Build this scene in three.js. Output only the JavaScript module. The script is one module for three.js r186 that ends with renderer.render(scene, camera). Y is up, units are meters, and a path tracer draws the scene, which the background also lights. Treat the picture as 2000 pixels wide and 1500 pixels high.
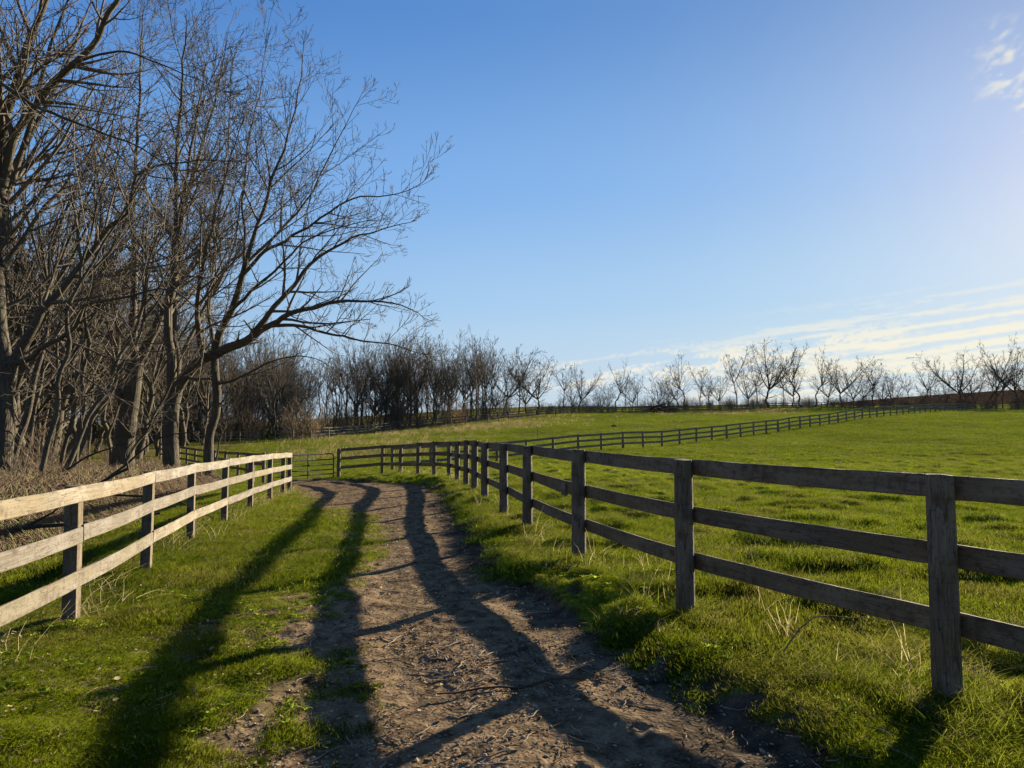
import * as THREE from 'three';
import { mergeGeometries } from 'three/addons/utils/BufferGeometryUtils.js';

// ------------------------------------------------------------------ camera, sky, sun, exposure
const EYE = 1.78;                                   // eye height; heights below are written relative to the eye
const renderer = new THREE.WebGLRenderer({ antialias: true });
renderer.toneMapping = THREE.LinearToneMapping;
renderer.toneMappingExposure = 3;
renderer.shadowMap.enabled = true;
const scene = new THREE.Scene();
const camera = new THREE.PerspectiveCamera(56.8, 4 / 3, 0.1, 3000);
camera.position.set(0, EYE, 0);
camera.rotation.x = THREE.MathUtils.degToRad(3.55);

const RAD = Math.PI / 180;
const SUN_AZ = 41.5 * RAD, SUN_EL = 15.5 * RAD;
const sunDir = new THREE.Vector3(Math.sin(SUN_AZ) * Math.cos(SUN_EL), Math.sin(SUN_EL), -Math.cos(SUN_AZ) * Math.cos(SUN_EL));
const sun = new THREE.DirectionalLight(new THREE.Color().setRGB(1, 0.86, 0.62), 5);
sun.position.copy(sunDir).multiplyScalar(200);
sun.castShadow = true;
sun.shadow.mapSize.set(4096, 4096);
Object.assign(sun.shadow.camera, { left: -90, right: 90, top: 60, bottom: -60, near: 1, far: 500 });
sun.shadow.radius = 1;
scene.add(sun, sun.target);

// ------------------------------------------------------------------ random numbers and noise
function rng(seed) { let s = seed >>> 0; return () => { s = (s + 0x6d2b79f5) | 0; let t = Math.imul(s ^ (s >>> 15), 1 | s); t = (t + Math.imul(t ^ (t >>> 7), 61 | t)) ^ t; return ((t ^ (t >>> 14)) >>> 0) / 4294967296; }; }
const hashTable = (() => { const r = rng(91), a = new Float32Array(65536); for (let i = 0; i < a.length; i++) a[i] = r(); return a; })();
const cell = (x, y) => hashTable[(((x * 73) ^ (y * 4177)) + y * 151 + x * 31) & 65535];
function vnoise(x, y, P = 0) {                       // value noise, 0 to 1; repeats after P cells if P is given
  const xi = Math.floor(x), yi = Math.floor(y); let fx = x - xi, fy = y - yi;
  fx = fx * fx * (3 - 2 * fx); fy = fy * fy * (3 - 2 * fy);
  let x0 = xi, x1 = xi + 1, y0 = yi, y1 = yi + 1;
  if (P) { x0 = ((x0 % P) + P) % P; x1 = ((x1 % P) + P) % P; y0 = ((y0 % P) + P) % P; y1 = ((y1 % P) + P) % P; }
  const a = cell(x0, y0), b = cell(x1, y0), c = cell(x0, y1), d = cell(x1, y1);
  return a + (b - a) * fx + (c - a) * fy + (a - b - c + d) * fx * fy;
}
function fbm(x, y, oct = 4, P = 0) { let s = 0, a = 0.5, n = 0; for (let i = 0; i < oct; i++) { s += a * vnoise(x + i * 17.3 * (P ? 0 : 1), y + i * 9.1 * (P ? 0 : 1), P); n += a; a *= 0.5; x *= 2; y *= 2; P *= 2; } return s / n; }
const { clamp, lerp } = THREE.MathUtils;
const smoothstep = (x, a, b) => { const t = Math.min(1, Math.max(0, (x - a) / (b - a))); return t * t * (3 - 2 * t); };   // also falls, where a > b
const mix3 = (a, b, t) => [lerp(a[0], b[0], t), lerp(a[1], b[1], t), lerp(a[2], b[2], t)];

// ------------------------------------------------------------------ sky: clear late-afternoon air with low cirrus towards the sun
{
  const W = 4096, H = 2048, data = new Float32Array(W * H * 4);
  const T = [[0, 0.56, 0.66, 0.76], [4, 0.53, 0.67, 0.82], [7, 0.46, 0.64, 0.85], [10, 0.375, 0.59, 0.87], [19, 0.215, 0.435, 0.83], [31, 0.095, 0.26, 0.64], [45, 0.054, 0.145, 0.36], [90, 0.036, 0.085, 0.2]];
  const base = (e) => { let i = 0; while (i < T.length - 2 && e > T[i + 1][0]) i++; const t = clamp((e - T[i][0]) / (T[i + 1][0] - T[i][0]), 0, 1), s = t * t * (3 - 2 * t) * 0.35 + t * 0.65; return [lerp(T[i][1], T[i + 1][1], s), lerp(T[i][2], T[i + 1][2], s), lerp(T[i][3], T[i + 1][3], s)]; };
  const GAIN = 1 / 3;
  for (let row = 0; row < H; row++) {
    const el = ((row + 0.5) / H - 0.5) * Math.PI, e = el / RAD, B = base(Math.max(e, 0));
    for (let col = 0; col < W; col++) {
      const round = ((col + 0.5) / W - 0.5) * 2 * Math.PI, dx = Math.cos(round) * Math.cos(el), dz = Math.sin(round) * Math.cos(el), dy = Math.sin(el);
      const g = Math.acos(clamp(dx * sunDir.x + dy * sunDir.y + dz * sunDir.z, -1, 1)) / RAD;
      const away = smoothstep(g, 38, 100), pale = smoothstep(g, 90, 150) * (1 - smoothstep(e, 4, 26)) * 0.6;
      const gl = Math.exp(-g / 13), gl2 = Math.exp(-g / 17);
      let c = [B[0] * lerp(1, 0.5, away) + 0.52 * gl, B[1] * lerp(1, 0.68, away) + 0.29 * gl2, B[2] * lerp(1, 0.8, away) + 0.06 * gl];
      if (pale > 0) c = mix3(c, [0.42, 0.38, 0.38], pale);
      if (e > 0 && e < 32) {
        const az = Math.atan2(dx, -dz) / RAD;
        // low streaks, lying nearly level and rising towards the sun's side
        const v = e - 0.09 * (az - 20), reach = smoothstep(az, 4, 24) * (1 - smoothstep(az, 75, 120));
        const band = smoothstep(v, 1.2, 2.6) * (1 - smoothstep(v, 5.0, 8.0 + 2 * reach)) * reach;
        let cl = 0;
        if (band > 0.01) {
          const wx = az * 0.16 + 0.8 * fbm(az * 0.2, v * 0.5, 3), n = fbm(wx, v * 3.8 + 0.7 * fbm(az * 0.11 + 5, v * 0.4, 2), 5);
          const fine = fbm(az * 0.9, v * 5.5, 4);
          cl = smoothstep(n + 0.22 * (fine - 0.5), 0.56 - 0.13 * band, 0.7 - 0.1 * band) * band;
        }
        // mackerel patches further from the sun
        const patch = smoothstep(az, -2, 6) * (1 - smoothstep(az, 24, 34)) * smoothstep(e, 2.6, 3.6) * (1 - smoothstep(e - 0.09 * az, 4.2, 5.8));
        if (patch > 0.01) {
          const n = fbm(az * 0.22 + 30, (e - 0.13 * az) * 1.5, 3), f = fbm(az * 4.2, e * 7 - az * 0.6, 3);
          cl = Math.max(cl, patch * smoothstep(n, 0.42, 0.54) * smoothstep(f, 0.3, 0.56));
        }
        // torn cirrus wisps higher up, round the sun
        const wz = smoothstep(az, 33, 36) * (1 - smoothstep(az, 55, 70)) * smoothstep(e, 17.5, 20.5) * (1 - smoothstep(e, 23.5, 27));
        if (wz > 0.01) {
          const q = fbm(az * 0.2 + 2.9, e * 0.2 + 4.3, 2), n = fbm(az * 0.9 + e * 0.9 + 2 * q, e * 2.4 - az * 1.1 + 3 * q, 5);
          cl = Math.max(cl, wz * smoothstep(q, 0.5, 0.6) * smoothstep(n, 0.4, 0.72) * 0.75);
        }
        if (cl > 0) {
          const warm = smoothstep(g, 60, 10), lit = [0.86 + 0.1 * warm, 0.84 + 0.07 * warm, 0.8 - 0.06 * warm];
          c = mix3(c, lit, clamp(cl, 0, 1) * 0.9);
        }
      }
      const o = (row * W + col) * 4;
      data[o] = c[0] * GAIN; data[o + 1] = c[1] * GAIN; data[o + 2] = c[2] * GAIN; data[o + 3] = 1;
    }
  }
  const sky = new THREE.DataTexture(data, W, H, THREE.RGBAFormat, THREE.FloatType);
  sky.mapping = THREE.EquirectangularReflectionMapping;
  sky.magFilter = THREE.LinearFilter;
  sky.needsUpdate = true;
  scene.background = sky;
  scene.environment = sky;
}

// ------------------------------------------------------------------ naming
const taken = new Map();
function numbered(name) { const n = taken.get(name) ?? 0; taken.set(name, n + 1); return n ? `${name}_${String(n).padStart(3, '0')}` : name; }
function tag(o, label, category, group, kind) { o.userData.label = label; if (category) o.userData.category = category; if (group) o.userData.group = group; if (kind) o.userData.kind = kind; return o; }
function mesh(name, geometry, material, parent = scene) { const m = new THREE.Mesh(geometry, material); m.name = parent === scene ? numbered(name) : name; m.castShadow = m.receiveShadow = true; parent.add(m); return m; }
function thing(name, label, category, group, pos = [0, 0, 0]) { const g = new THREE.Group(); g.name = numbered(name); g.position.set(...pos); scene.add(g); return tag(g, label, category, group); }

// ------------------------------------------------------------------ terrain: x to the right, d straight ahead (z = -d), heights in metres
const CTRL = [
  // along the right-hand fence, then along the left-hand fence
  [4.9, 0, -1.62], [3.75, 2.2, -1.63], [2.6, 4.36, -1.63], [1.53, 6.4, -1.63], [0.81, 8.75, -1.65], [0.25, 11.3, -1.68], [-0.65, 16.8, -1.7], [-1.4, 21.8, -1.73], [-2.36, 26.5, -1.83], [-3.93, 30.1, -1.95], [-6.2, 34.1, -2.16], [-8.05, 33.2, -2.3],
  [-3.2, 1.5, -1.76], [-4.06, 6.64, -1.78], [-5.3, 11.78, -1.85], [-6.33, 17.33, -1.94], [-7.43, 23.9, -2.01],
  // the pasture up to and along the long fence
  [-4.6, 40, -2.22], [-0.9, 43.6, -2.03], [6.4, 50.9, -1.6], [13.6, 58, -1.27], [24.7, 69, -0.55], [37.6, 81.6, 0.6], [53.4, 96, 1.75], [77.6, 121, 2.87],
  [12, 4, -1.6], [14, 15, -1.62], [24, 28, -1.62], [9, 30, -1.85], [40, 46, -1.05], [62, 74, 0.75], [90, 100, 2.3], [30, 8, -1.5],
  // far fences
  [-30.4, 112, -1.05], [-19.1, 112, -0.35], [-7.1, 108, 0.4], [4.5, 125, 2.16], [32.4, 150, 3.24], [59.7, 148, 3.94], [82.1, 128, 3.1], [110, 125, 3.4],
  [-21.9, 85, -1.4], [-34.8, 85, -1.71], [-46.4, 86, -1.85], [-10.3, 30.2, -2.3], [-13.1, 36, -2.55], [-25.8, 55, -2.68], [12.2, 85, 0.1], [-4, 70, -1.4],
  [0, 165, 4.6], [40, 165, 4.8], [-50, 150, 0.2], [-90, 120, -1], [-60, 60, -2.1], [-40, 30, -2.1], [-18, 12, -1.95], [-14, 2, -1.85], [-6, -10, -1.75], [8, -10, -1.6],
];
const tpsU = (r2) => (r2 > 1e-9 ? 0.5 * r2 * Math.log(r2) : 0);
const tps = (() => {
  const n = CTRL.length, N = n + 3, A = Array.from({ length: N }, () => new Float64Array(N + 1));
  for (let i = 0; i < n; i++) {
    for (let j = 0; j < n; j++) A[i][j] = tpsU((CTRL[i][0] - CTRL[j][0]) ** 2 + (CTRL[i][1] - CTRL[j][1]) ** 2);
    A[i][i] += 12; A[i][n] = A[n][i] = 1; A[i][n + 1] = A[n + 1][i] = CTRL[i][0]; A[i][n + 2] = A[n + 2][i] = CTRL[i][1]; A[i][N] = CTRL[i][2];
  }
  for (let c = 0; c < N; c++) {
    let p = c; for (let r = c + 1; r < N; r++) if (Math.abs(A[r][c]) > Math.abs(A[p][c])) p = r;
    [A[c], A[p]] = [A[p], A[c]];
    for (let r = 0; r < N; r++) if (r !== c) { const f = A[r][c] / A[c][c]; if (f) for (let k = c; k <= N; k++) A[r][k] -= f * A[c][k]; }
  }
  const w = A.map((row, i) => row[N] / row[i]);
  return (x, d) => { let h = w[n] + w[n + 1] * x + w[n + 2] * d; for (let i = 0; i < n; i++) h += w[i] * tpsU((x - CTRL[i][0]) ** 2 + (d - CTRL[i][1]) ** 2); return h; };
})();
// the TPS on a grid, so that the many lookups are cheap
const GX0 = -130, GX1 = 130, GD0 = -14, GD1 = 176, GS = 1, GNX = (GX1 - GX0) / GS + 1, GND = (GD1 - GD0) / GS + 1;
const gridH = new Float32Array(GNX * GND);
for (let j = 0; j < GND; j++) for (let i = 0; i < GNX; i++) gridH[j * GNX + i] = tps(GX0 + i * GS, GD0 + j * GS);
function baseH(x, d) {
  const k = Math.max(1, Math.abs(x) / 128, d / 174); const cx = clamp(x / k, GX0, GX1 - 0.01), cd = clamp(d / k, GD0, GD1 - 0.01);
  const u = (cx - GX0) / GS, v = (cd - GD0) / GS, i = Math.floor(u), j = Math.floor(v), fu = u - i, fv = v - j, o = j * GNX + i;
  let h = (gridH[o] * (1 - fu) + gridH[o + 1] * fu) * (1 - fv) + (gridH[o + GNX] * (1 - fu) + gridH[o + GNX + 1] * fu) * fv;
  if (d > 165) {                                     // the ploughed rise behind the far tree row, and falling land beyond it
    const s = x / d, rise = lerp(0, 11.2, smoothstep(s, 0.14, 0.8)) * smoothstep(d, 168, 300);
    h = lerp(h, Math.min(h, 5), smoothstep(d, 170, 260)) + rise - 16 * smoothstep(d, 330, 900) * (s > -2 ? 1 : 0);
  }
  return h;
}
const interp = (P, d) => { let i = 0; while (i < P.length - 2 && d > P[i + 1][1]) i++; const t = clamp((d - P[i][1]) / (P[i + 1][1] - P[i][1]), 0, 1); return lerp(P[i][0], P[i + 1][0], t); };
const TR = [[3.4, -6], [2.35, 0.5], [1.55, 3.7], [1.12, 5.6], [0.5, 7.3], [-0.3, 9.3], [-1.2, 15.6], [-1.95, 20.5], [-2.9, 24], [-4.6, 27], [-6.4, 29.3], [-8.0, 32.4]];
const TL = [[-0.2, -6], [-0.9, 0.5], [-1.2, 3.7], [-1.6, 5.6], [-2.3, 9.5], [-3.5, 15.4], [-4.9, 18], [-6.1, 20.5], [-7.1, 23.5], [-8.4, 27], [-9.6, 29.2], [-10.6, 32]];
function track(x, d) {                               // how much bare earth: about 1 on the track, 0 off it; t runs 0 to 1 from its left to its right edge
  const xl = interp(TL, d), xr = interp(TR, d), t = (x - xl) / (xr - xl), end = 1 - smoothstep(d, 31.5, 33.5);
  return { t, l: x - xl, r: xr - x, end };
}
const worn = (x, d) => { const k = track(x, d); return k.t < 0.5 && k.end > 0 ? smoothstep(fbm(x * 2.6 + 7, d * 2.6, 2), 0.5, 0.75) * smoothstep(k.l, -3.2, -0.3) : 0; };   // thin spots in the left verge
function earth(x, d) {
  const k = track(x, d); if (k.end <= 0 || k.l < -2.5 || k.r < -1.5) return 0;
  const wob = (fbm(x * 1.3, d * 1.3, 3) - 0.5) * 1.1 + (fbm(x * 6, d * 6, 2) - 0.5) * 0.5;
  const L = smoothstep(k.l + wob * 1.35, -0.8, 0.7), R = smoothstep(k.r + wob * 0.8, -0.16, 0.22);
  const strip = 1 - 0.35 * smoothstep(d, 8.5, 11) * (1 - smoothstep(d, 15, 18)) * (1 - smoothstep(k.l, 0.45, 1.0)); // grass running in from the left verge
  return L * R * k.end * strip;
}
function ground(x, d) {                              // full height of the ground, without the finest relief
  let h = baseH(x, d);
  const r2 = Math.hypot(x, d);
  const k = track(x, d);
  if (k.end > 0 && d > -8) {
    const dip = smoothstep(k.r + (vnoise(x * 1.7, d * 1.7) - 0.5) * 0.35, -0.3, 0.14) * smoothstep(k.l, -2.4, 0.9) * k.end;
    h += -0.1 * dip + 0.02 * smoothstep(k.r, -1.5, -0.4) * smoothstep(k.r, 0.1, -0.3) * k.end;
    h -= 0.02 * k.end * Math.exp(-(((k.t - 0.3) / 0.13) ** 2)) + 0.015 * k.end * Math.exp(-(((k.t - 0.75) / 0.12) ** 2));
  }
  h += (fbm(x * 0.5 + 40, d * 0.5, 3) - 0.5) * 0.07 + (fbm(x * 0.09, d * 0.09 + 7, 3) - 0.5) * 0.42 * smoothstep(r2, 14, 60);
  return h;
}
function fineRelief(x, d, e) {                        // clods, hoof marks and tufts
  const lump = fbm(x * 3.1, d * 3.1, 3) - 0.5, n = vnoise(x * 9 + 3, d * 9) , f = fbm(x * 22, d * 22, 2) - 0.5;
  const hoof = smoothstep(vnoise(x * 5.5 + 9, d * 5.5 + 2), 0.72, 0.9) * smoothstep(vnoise(x * 0.9 + 5, d * 0.9), 0.35, 0.6);
  const dirt = lump * 0.022 + (n - 0.5) * 0.007 + f * 0.005 - hoof * 0.018 + 0.01 * smoothstep(vnoise(x * 13, d * 13 + 4), 0.75, 1);
  const tussock = smoothstep(fbm(x * 1.7 + 20, d * 1.7, 2), 0.55, 0.8) * 0.1;
  const kept = track(x, d).t < 0.5 ? 0.4 : 1;          // the verge on the left is trodden flatter than the pasture
  return lerp((tussock + lump * 0.05) * kept + f * 0.012, dirt, e);
}
const groundY = (x, d) => EYE + ground(x, d);
const surfaceY = (x, d) => { const e = earth(x, d); return EYE + ground(x, d) + fineRelief(x, d, e); };

// ------------------------------------------------------------------ textures
function texture(w, h, fn, srgb = true) {
  const a = new Uint8Array(w * h * 4), toS = (c) => (c <= 0.0031308 ? 12.92 * c : 1.055 * Math.pow(c, 1 / 2.4) - 0.055);
  for (let y = 0; y < h; y++) for (let x = 0; x < w; x++) { const c = fn(x / w, y / h), o = (y * w + x) * 4; for (let k = 0; k < 3; k++) { const v = clamp(Array.isArray(c) ? c[k] : c, 0, 1); a[o + k] = Math.round(255 * (srgb ? toS(v) : v)); } a[o + 3] = 255; }
  const t = new THREE.DataTexture(a, w, h); t.wrapS = t.wrapT = THREE.RepeatWrapping; t.magFilter = THREE.LinearFilter; t.minFilter = THREE.LinearMipmapLinearFilter; t.generateMipmaps = true;
  if (srgb) t.colorSpace = THREE.SRGBColorSpace; t.needsUpdate = true; return t;
}
// sawn boards: grain along u (2.6 m), v across (0.6 m); knots bend the grain, stains and lichen lie over it
function woodTextures(pale) {
  const r = rng(pale ? 5 : 8), knots = Array.from({ length: 34 }, () => [r(), r(), 0.006 + r() * 0.01, 0.03 + r() * 0.05]);
  const near = (a) => a - Math.round(a);
  const grain = (u, v) => {
    let g = v, k = 0;
    for (const [ku, kv, s, l] of knots) { const du = near(u - ku), dv = near(v - kv); if (Math.abs(du) < 0.06 && Math.abs(dv) < 0.16) { const q = Math.exp(-((du / (s * 1.6)) ** 2)); g += 0.03 * q * Math.tanh(dv / 0.02) * Math.exp(-((dv / 0.06) ** 2)); k = Math.max(k, Math.exp(-((du / s) ** 2 + (dv / (s * 3.6)) ** 2) * 0.9)); } }
    return [g, k];
  };
  const fn = (u, v) => {
    const [g, k] = grain(u, v), warp = fbm(u * 6, v * 6, 3, 6) * 0.05;
    const streak = fbm(u * 8, (g + warp) * 96, 3, 8), fib = vnoise(u * 40, g * 256, 0), cross = fbm(u * 64, v * 16, 3, 16);
    const rid = 1 - Math.abs(2 * fbm(u * 8 + 5, (g + warp * 0.6) * 24, 3, 8) - 1);
    return { k, streak, fib, cross, split: smoothstep(rid, 0.93, 0.985) * smoothstep(vnoise(u * 8, v * 16, 8), 0.35, 0.6), big: fbm(u * 8 + 3, v * 8, 4, 8), spot: fbm(u * 128, v * 32, 2, 32), drip: fbm(u * 96, v * 4, 2, 4), stain: fbm(u * 4, v * 4 + 9, 3, 4) };
  };
  const W = 1024, H = 256;
  const col = texture(W, H, (u, v) => {
    const s = fn(u, v);
    let c = pale ? mix3([0.2, 0.18, 0.145], [0.38, 0.355, 0.315], smoothstep(s.streak, 0.25, 0.7) * 0.7 + s.fib * 0.3) : mix3([0.085, 0.056, 0.034], [0.28, 0.19, 0.125], smoothstep(s.streak, 0.25, 0.72) * 0.7 + s.fib * 0.3);
    c = mix3(c, pale ? [0.44, 0.425, 0.395] : [0.3, 0.22, 0.155], smoothstep(s.big, 0.45, 0.68) * 0.7);
    c = mix3(c, pale ? [0.27, 0.23, 0.12] : [0.1, 0.09, 0.05], smoothstep(s.stain, 0.5, 0.74) * 0.45);
    c = mix3(c, pale ? [0.17, 0.13, 0.09] : [0.04, 0.03, 0.022], smoothstep(s.drip, 0.55, 0.8) * 0.6 * smoothstep(s.big, 0.72, 0.4));
    c = mix3(c, pale ? [0.17, 0.14, 0.11] : [0.045, 0.035, 0.03], smoothstep(s.spot, 0.6, 0.76) * 0.6);
    c = mix3(c, pale ? [0.15, 0.1, 0.06] : [0.03, 0.022, 0.016], s.k * 0.8);
    c = mix3(c, pale ? [0.13, 0.1, 0.07] : [0.03, 0.022, 0.016], s.split * 0.85);
    return c;
  });
  const bump = texture(W, H, (u, v) => { const s = fn(u, v); return clamp(0.5 * s.streak + 0.3 * s.fib + 0.2 * s.cross - 0.3 * s.k - 0.6 * s.split, 0, 1); }, false);
  return { col, bump };
}
const PALE = woodTextures(true);
const std = (o) => new THREE.MeshStandardMaterial(o);
const M = {
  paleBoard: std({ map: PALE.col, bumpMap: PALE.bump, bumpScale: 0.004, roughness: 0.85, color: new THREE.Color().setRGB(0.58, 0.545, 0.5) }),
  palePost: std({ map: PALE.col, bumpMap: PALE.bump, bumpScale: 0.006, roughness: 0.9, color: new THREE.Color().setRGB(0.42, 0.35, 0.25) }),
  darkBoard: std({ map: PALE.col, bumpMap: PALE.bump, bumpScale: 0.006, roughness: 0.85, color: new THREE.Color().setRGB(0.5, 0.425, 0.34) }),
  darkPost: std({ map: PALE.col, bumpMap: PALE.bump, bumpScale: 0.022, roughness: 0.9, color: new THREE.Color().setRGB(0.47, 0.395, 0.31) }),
  gate: std({ color: new THREE.Color().setRGB(0.014, 0.014, 0.015), roughness: 0.6, metalness: 0 }),
};
const soilSpeck = texture(1024, 1024, (u, v) => { const a = fbm(u * 24, v * 24, 5, 24), b = fbm(u * 160, v * 160, 2, 160), s = smoothstep(vnoise(u * 300, v * 300, 300), 0.78, 0.95); return clamp(0.45 + 0.55 * (a - 0.5) * 1.6 + 0.35 * (b - 0.5) + 0.3 * s, 0.06, 1); });
const soilBump = texture(1024, 1024, (u, v) => clamp(0.5 * fbm(u * 24, v * 24, 5, 24) + 0.35 * fbm(u * 110, v * 110, 2, 110) + 0.2 * smoothstep(vnoise(u * 90, v * 90, 90), 0.6, 0.95), 0, 1), false);
const barkCol = texture(512, 512, (u, v) => { const w = fbm(u * 8, v * 8, 3, 8) * 0.12, n = 1 - Math.abs(2 * fbm((u + w) * 24, v * 6, 3, 6) - 1), b = fbm(u * 64, v * 32, 3, 32), l = fbm(u * 6 + 2, v * 6, 4, 6); const c = mix3([0.026, 0.021, 0.015], [0.11, 0.088, 0.06], clamp(1.25 - n * 0.9 + (b - 0.5) * 0.8, 0, 1)); return mix3(c, [0.13, 0.13, 0.07], smoothstep(l, 0.55, 0.75) * 0.35); });
const barkBump = texture(512, 512, (u, v) => { const w = fbm(u * 8, v * 8, 3, 8) * 0.12, n = 1 - Math.abs(2 * fbm((u + w) * 24, v * 6, 3, 6) - 1); return clamp(1 - n * n + 0.25 * fbm(u * 64, v * 48, 2, 16), 0, 1); }, false);
M.bark = std({ map: barkCol, bumpMap: barkBump, bumpScale: 0.03, roughness: 0.95 });
M.limb = std({ map: barkCol, bumpMap: barkBump, bumpScale: 0.01, roughness: 0.95 });
M.twig = std({ color: new THREE.Color().setRGB(0.095, 0.076, 0.056), roughness: 0.9 });
M.deadBranch = std({ map: barkCol, roughness: 0.95, color: new THREE.Color().setRGB(0.45, 0.42, 0.4) });

// ------------------------------------------------------------------ the ground: one sheet in rings round the viewpoint, cut into pasture, track and plough land along their borders
{
  const rad = [0.0]; for (let r = 0.9; r < 900;) { rad.push(r); r *= r < 32 ? 1.0075 : r < 70 ? 1.013 : r < 190 ? 1.02 : 1.05; }
  const ang = []; for (let a = -180; a < -48;) { ang.push(a); a += 3; } for (let a = -48; a <= 48.001; a += 0.2) ang.push(a); for (let a = 51; a <= 180; a += 3) ang.push(a);
  const NA = ang.length, NR = rad.length, pos = new Float32Array(NA * NR * 3), col = new Float32Array(NA * NR * 3), uv = new Float32Array(NA * NR * 2), kind = new Uint8Array(NA * NR);
  for (let j = 0; j < NR; j++) for (let i = 0; i < NA; i++) {
    const a = ang[i] * RAD, x = rad[j] * Math.sin(a), d = rad[j] * Math.cos(a), o = j * NA + i;
    const e = d > -8 && d < 36 ? earth(x, d) : 0, near = Math.abs(ang[i]) <= 48 ? 1 - smoothstep(rad[j], 45, 80) : 0;
    pos[o * 3] = x; pos[o * 3 + 2] = -d; pos[o * 3 + 1] = groundY(x, d) + (near > 0 ? near * fineRelief(x, d, e) : 0);
    uv[o * 2] = x / 2.3; uv[o * 2 + 1] = d / 2.3;
    const p1 = fbm(x * 0.13 + 11, d * 0.13, 4), p2 = fbm(x * 1.1, d * 1.1 + 4, 3), p3 = fbm(x * 5, d * 5, 2);
    // earth: brown, damp patches darker, a mucky band on the right
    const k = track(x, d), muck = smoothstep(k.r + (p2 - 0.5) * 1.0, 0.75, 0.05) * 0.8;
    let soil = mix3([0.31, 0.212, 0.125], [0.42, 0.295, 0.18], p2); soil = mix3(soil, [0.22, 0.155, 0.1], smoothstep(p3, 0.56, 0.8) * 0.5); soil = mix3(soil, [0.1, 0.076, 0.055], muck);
    let turf = mix3([0.3, 0.35, 0.038], [0.48, 0.54, 0.06], p2); turf = mix3(turf, [0.24, 0.2, 0.09], smoothstep(p1, 0.52, 0.7) * 0.5); turf = mix3(turf, [0.15, 0.11, 0.06], smoothstep(p3, 0.6, 0.85) * 0.6);
    const wood = (x < interp([[-6.9, 0], [-7.5, 7], [-8.7, 12], [-10, 20], [-11.5, 27], [-15.5, 36], [-27, 55], [-30, 84]], d) && d < 85) || (d > 86 && x < -22 + 0 * d && d < 113) || (d > 112 && x < 6);
    if (wood) turf = mix3(turf, mix3([0.13, 0.095, 0.055], [0.27, 0.2, 0.115], p3), 0.35 + 0.6 * smoothstep(p2, 0.4, 0.65));
    if (d > -8 && d < 34) turf = mix3(turf, mix3([0.2, 0.15, 0.08], [0.3, 0.24, 0.12], p3), Math.min(1, 0.35 * smoothstep(k.l, -3.5, -0.5) * (k.t < 0.5 ? 1 : 0) + worn(x, d)));
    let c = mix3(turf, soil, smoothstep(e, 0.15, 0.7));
    if (d > 166 && x / d > 0.05) c = mix3([0.085, 0.055, 0.042], [0.12, 0.08, 0.062], p2);
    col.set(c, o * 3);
    kind[o] = d > 166 && x / d > 0.05 ? 2 : e > 0.5 ? 1 : 0;
  }
  const idx = [[], [], []];
  for (let j = 0; j < NR - 1; j++) for (let i = 0; i < NA - 1; i++) {
    const a = j * NA + i, b = a + 1, c = a + NA, e = c + 1, k = Math.max(kind[a], kind[b], kind[c], kind[e]) === 2 ? 2 : kind[a] + kind[b] + kind[c] + kind[e] >= 2 ? 1 : 0;
    if (j) idx[k].push(a, b, c); idx[k].push(b, e, c);
  }
  const whole = new THREE.BufferGeometry(); whole.setAttribute('position', new THREE.BufferAttribute(pos, 3)); whole.setIndex([].concat(idx[0].length ? [] : [])); {
    const all = new Uint32Array(idx[0].length + idx[1].length + idx[2].length); all.set(idx[0], 0); all.set(idx[1], idx[0].length); all.set(idx[2], idx[0].length + idx[1].length); whole.setIndex(new THREE.BufferAttribute(all, 1)); }
  whole.computeVertexNormals();
  const nor = whole.attributes.normal.array;
  const plain = new THREE.MeshPhysicalMaterial({ vertexColors: true, map: soilSpeck, roughness: 1, specularIntensity: 0 }), trodden = new THREE.MeshPhysicalMaterial({ vertexColors: true, map: soilSpeck, bumpMap: soilBump, bumpScale: 0.014, roughness: 1, specularIntensity: 0.05 });
  const names = [['pasture', 'rough green pasture rolling away on both sides of the dirt track'], ['dirt_track', 'rutted brown dirt track between the two board fences'], ['ploughed_field', 'bare brown ploughed rise behind the far row of trees']];
  idx.forEach((ix, k) => {
    const map = new Map(), P = [], Nn = [], C = [], U = [], I = new Uint32Array(ix.length);
    ix.forEach((v, n) => { let m = map.get(v); if (m === undefined) { m = map.size; map.set(v, m); P.push(pos[v * 3], pos[v * 3 + 1], pos[v * 3 + 2]); Nn.push(nor[v * 3], nor[v * 3 + 1], nor[v * 3 + 2]); C.push(col[v * 3], col[v * 3 + 1], col[v * 3 + 2]); U.push(uv[v * 2], uv[v * 2 + 1]); } I[n] = m; });
    const g = new THREE.BufferGeometry(); g.setAttribute('position', new THREE.Float32BufferAttribute(P, 3)); g.setAttribute('normal', new THREE.Float32BufferAttribute(Nn, 3)); g.setAttribute('color', new THREE.Float32BufferAttribute(C, 3)); g.setAttribute('uv', new THREE.Float32BufferAttribute(U, 2)); g.setIndex(new THREE.BufferAttribute(I, 1));
    tag(mesh(names[k][0], g, k === 1 ? trodden : plain), names[k][1], null, null, 'structure');
  });
}

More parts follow.
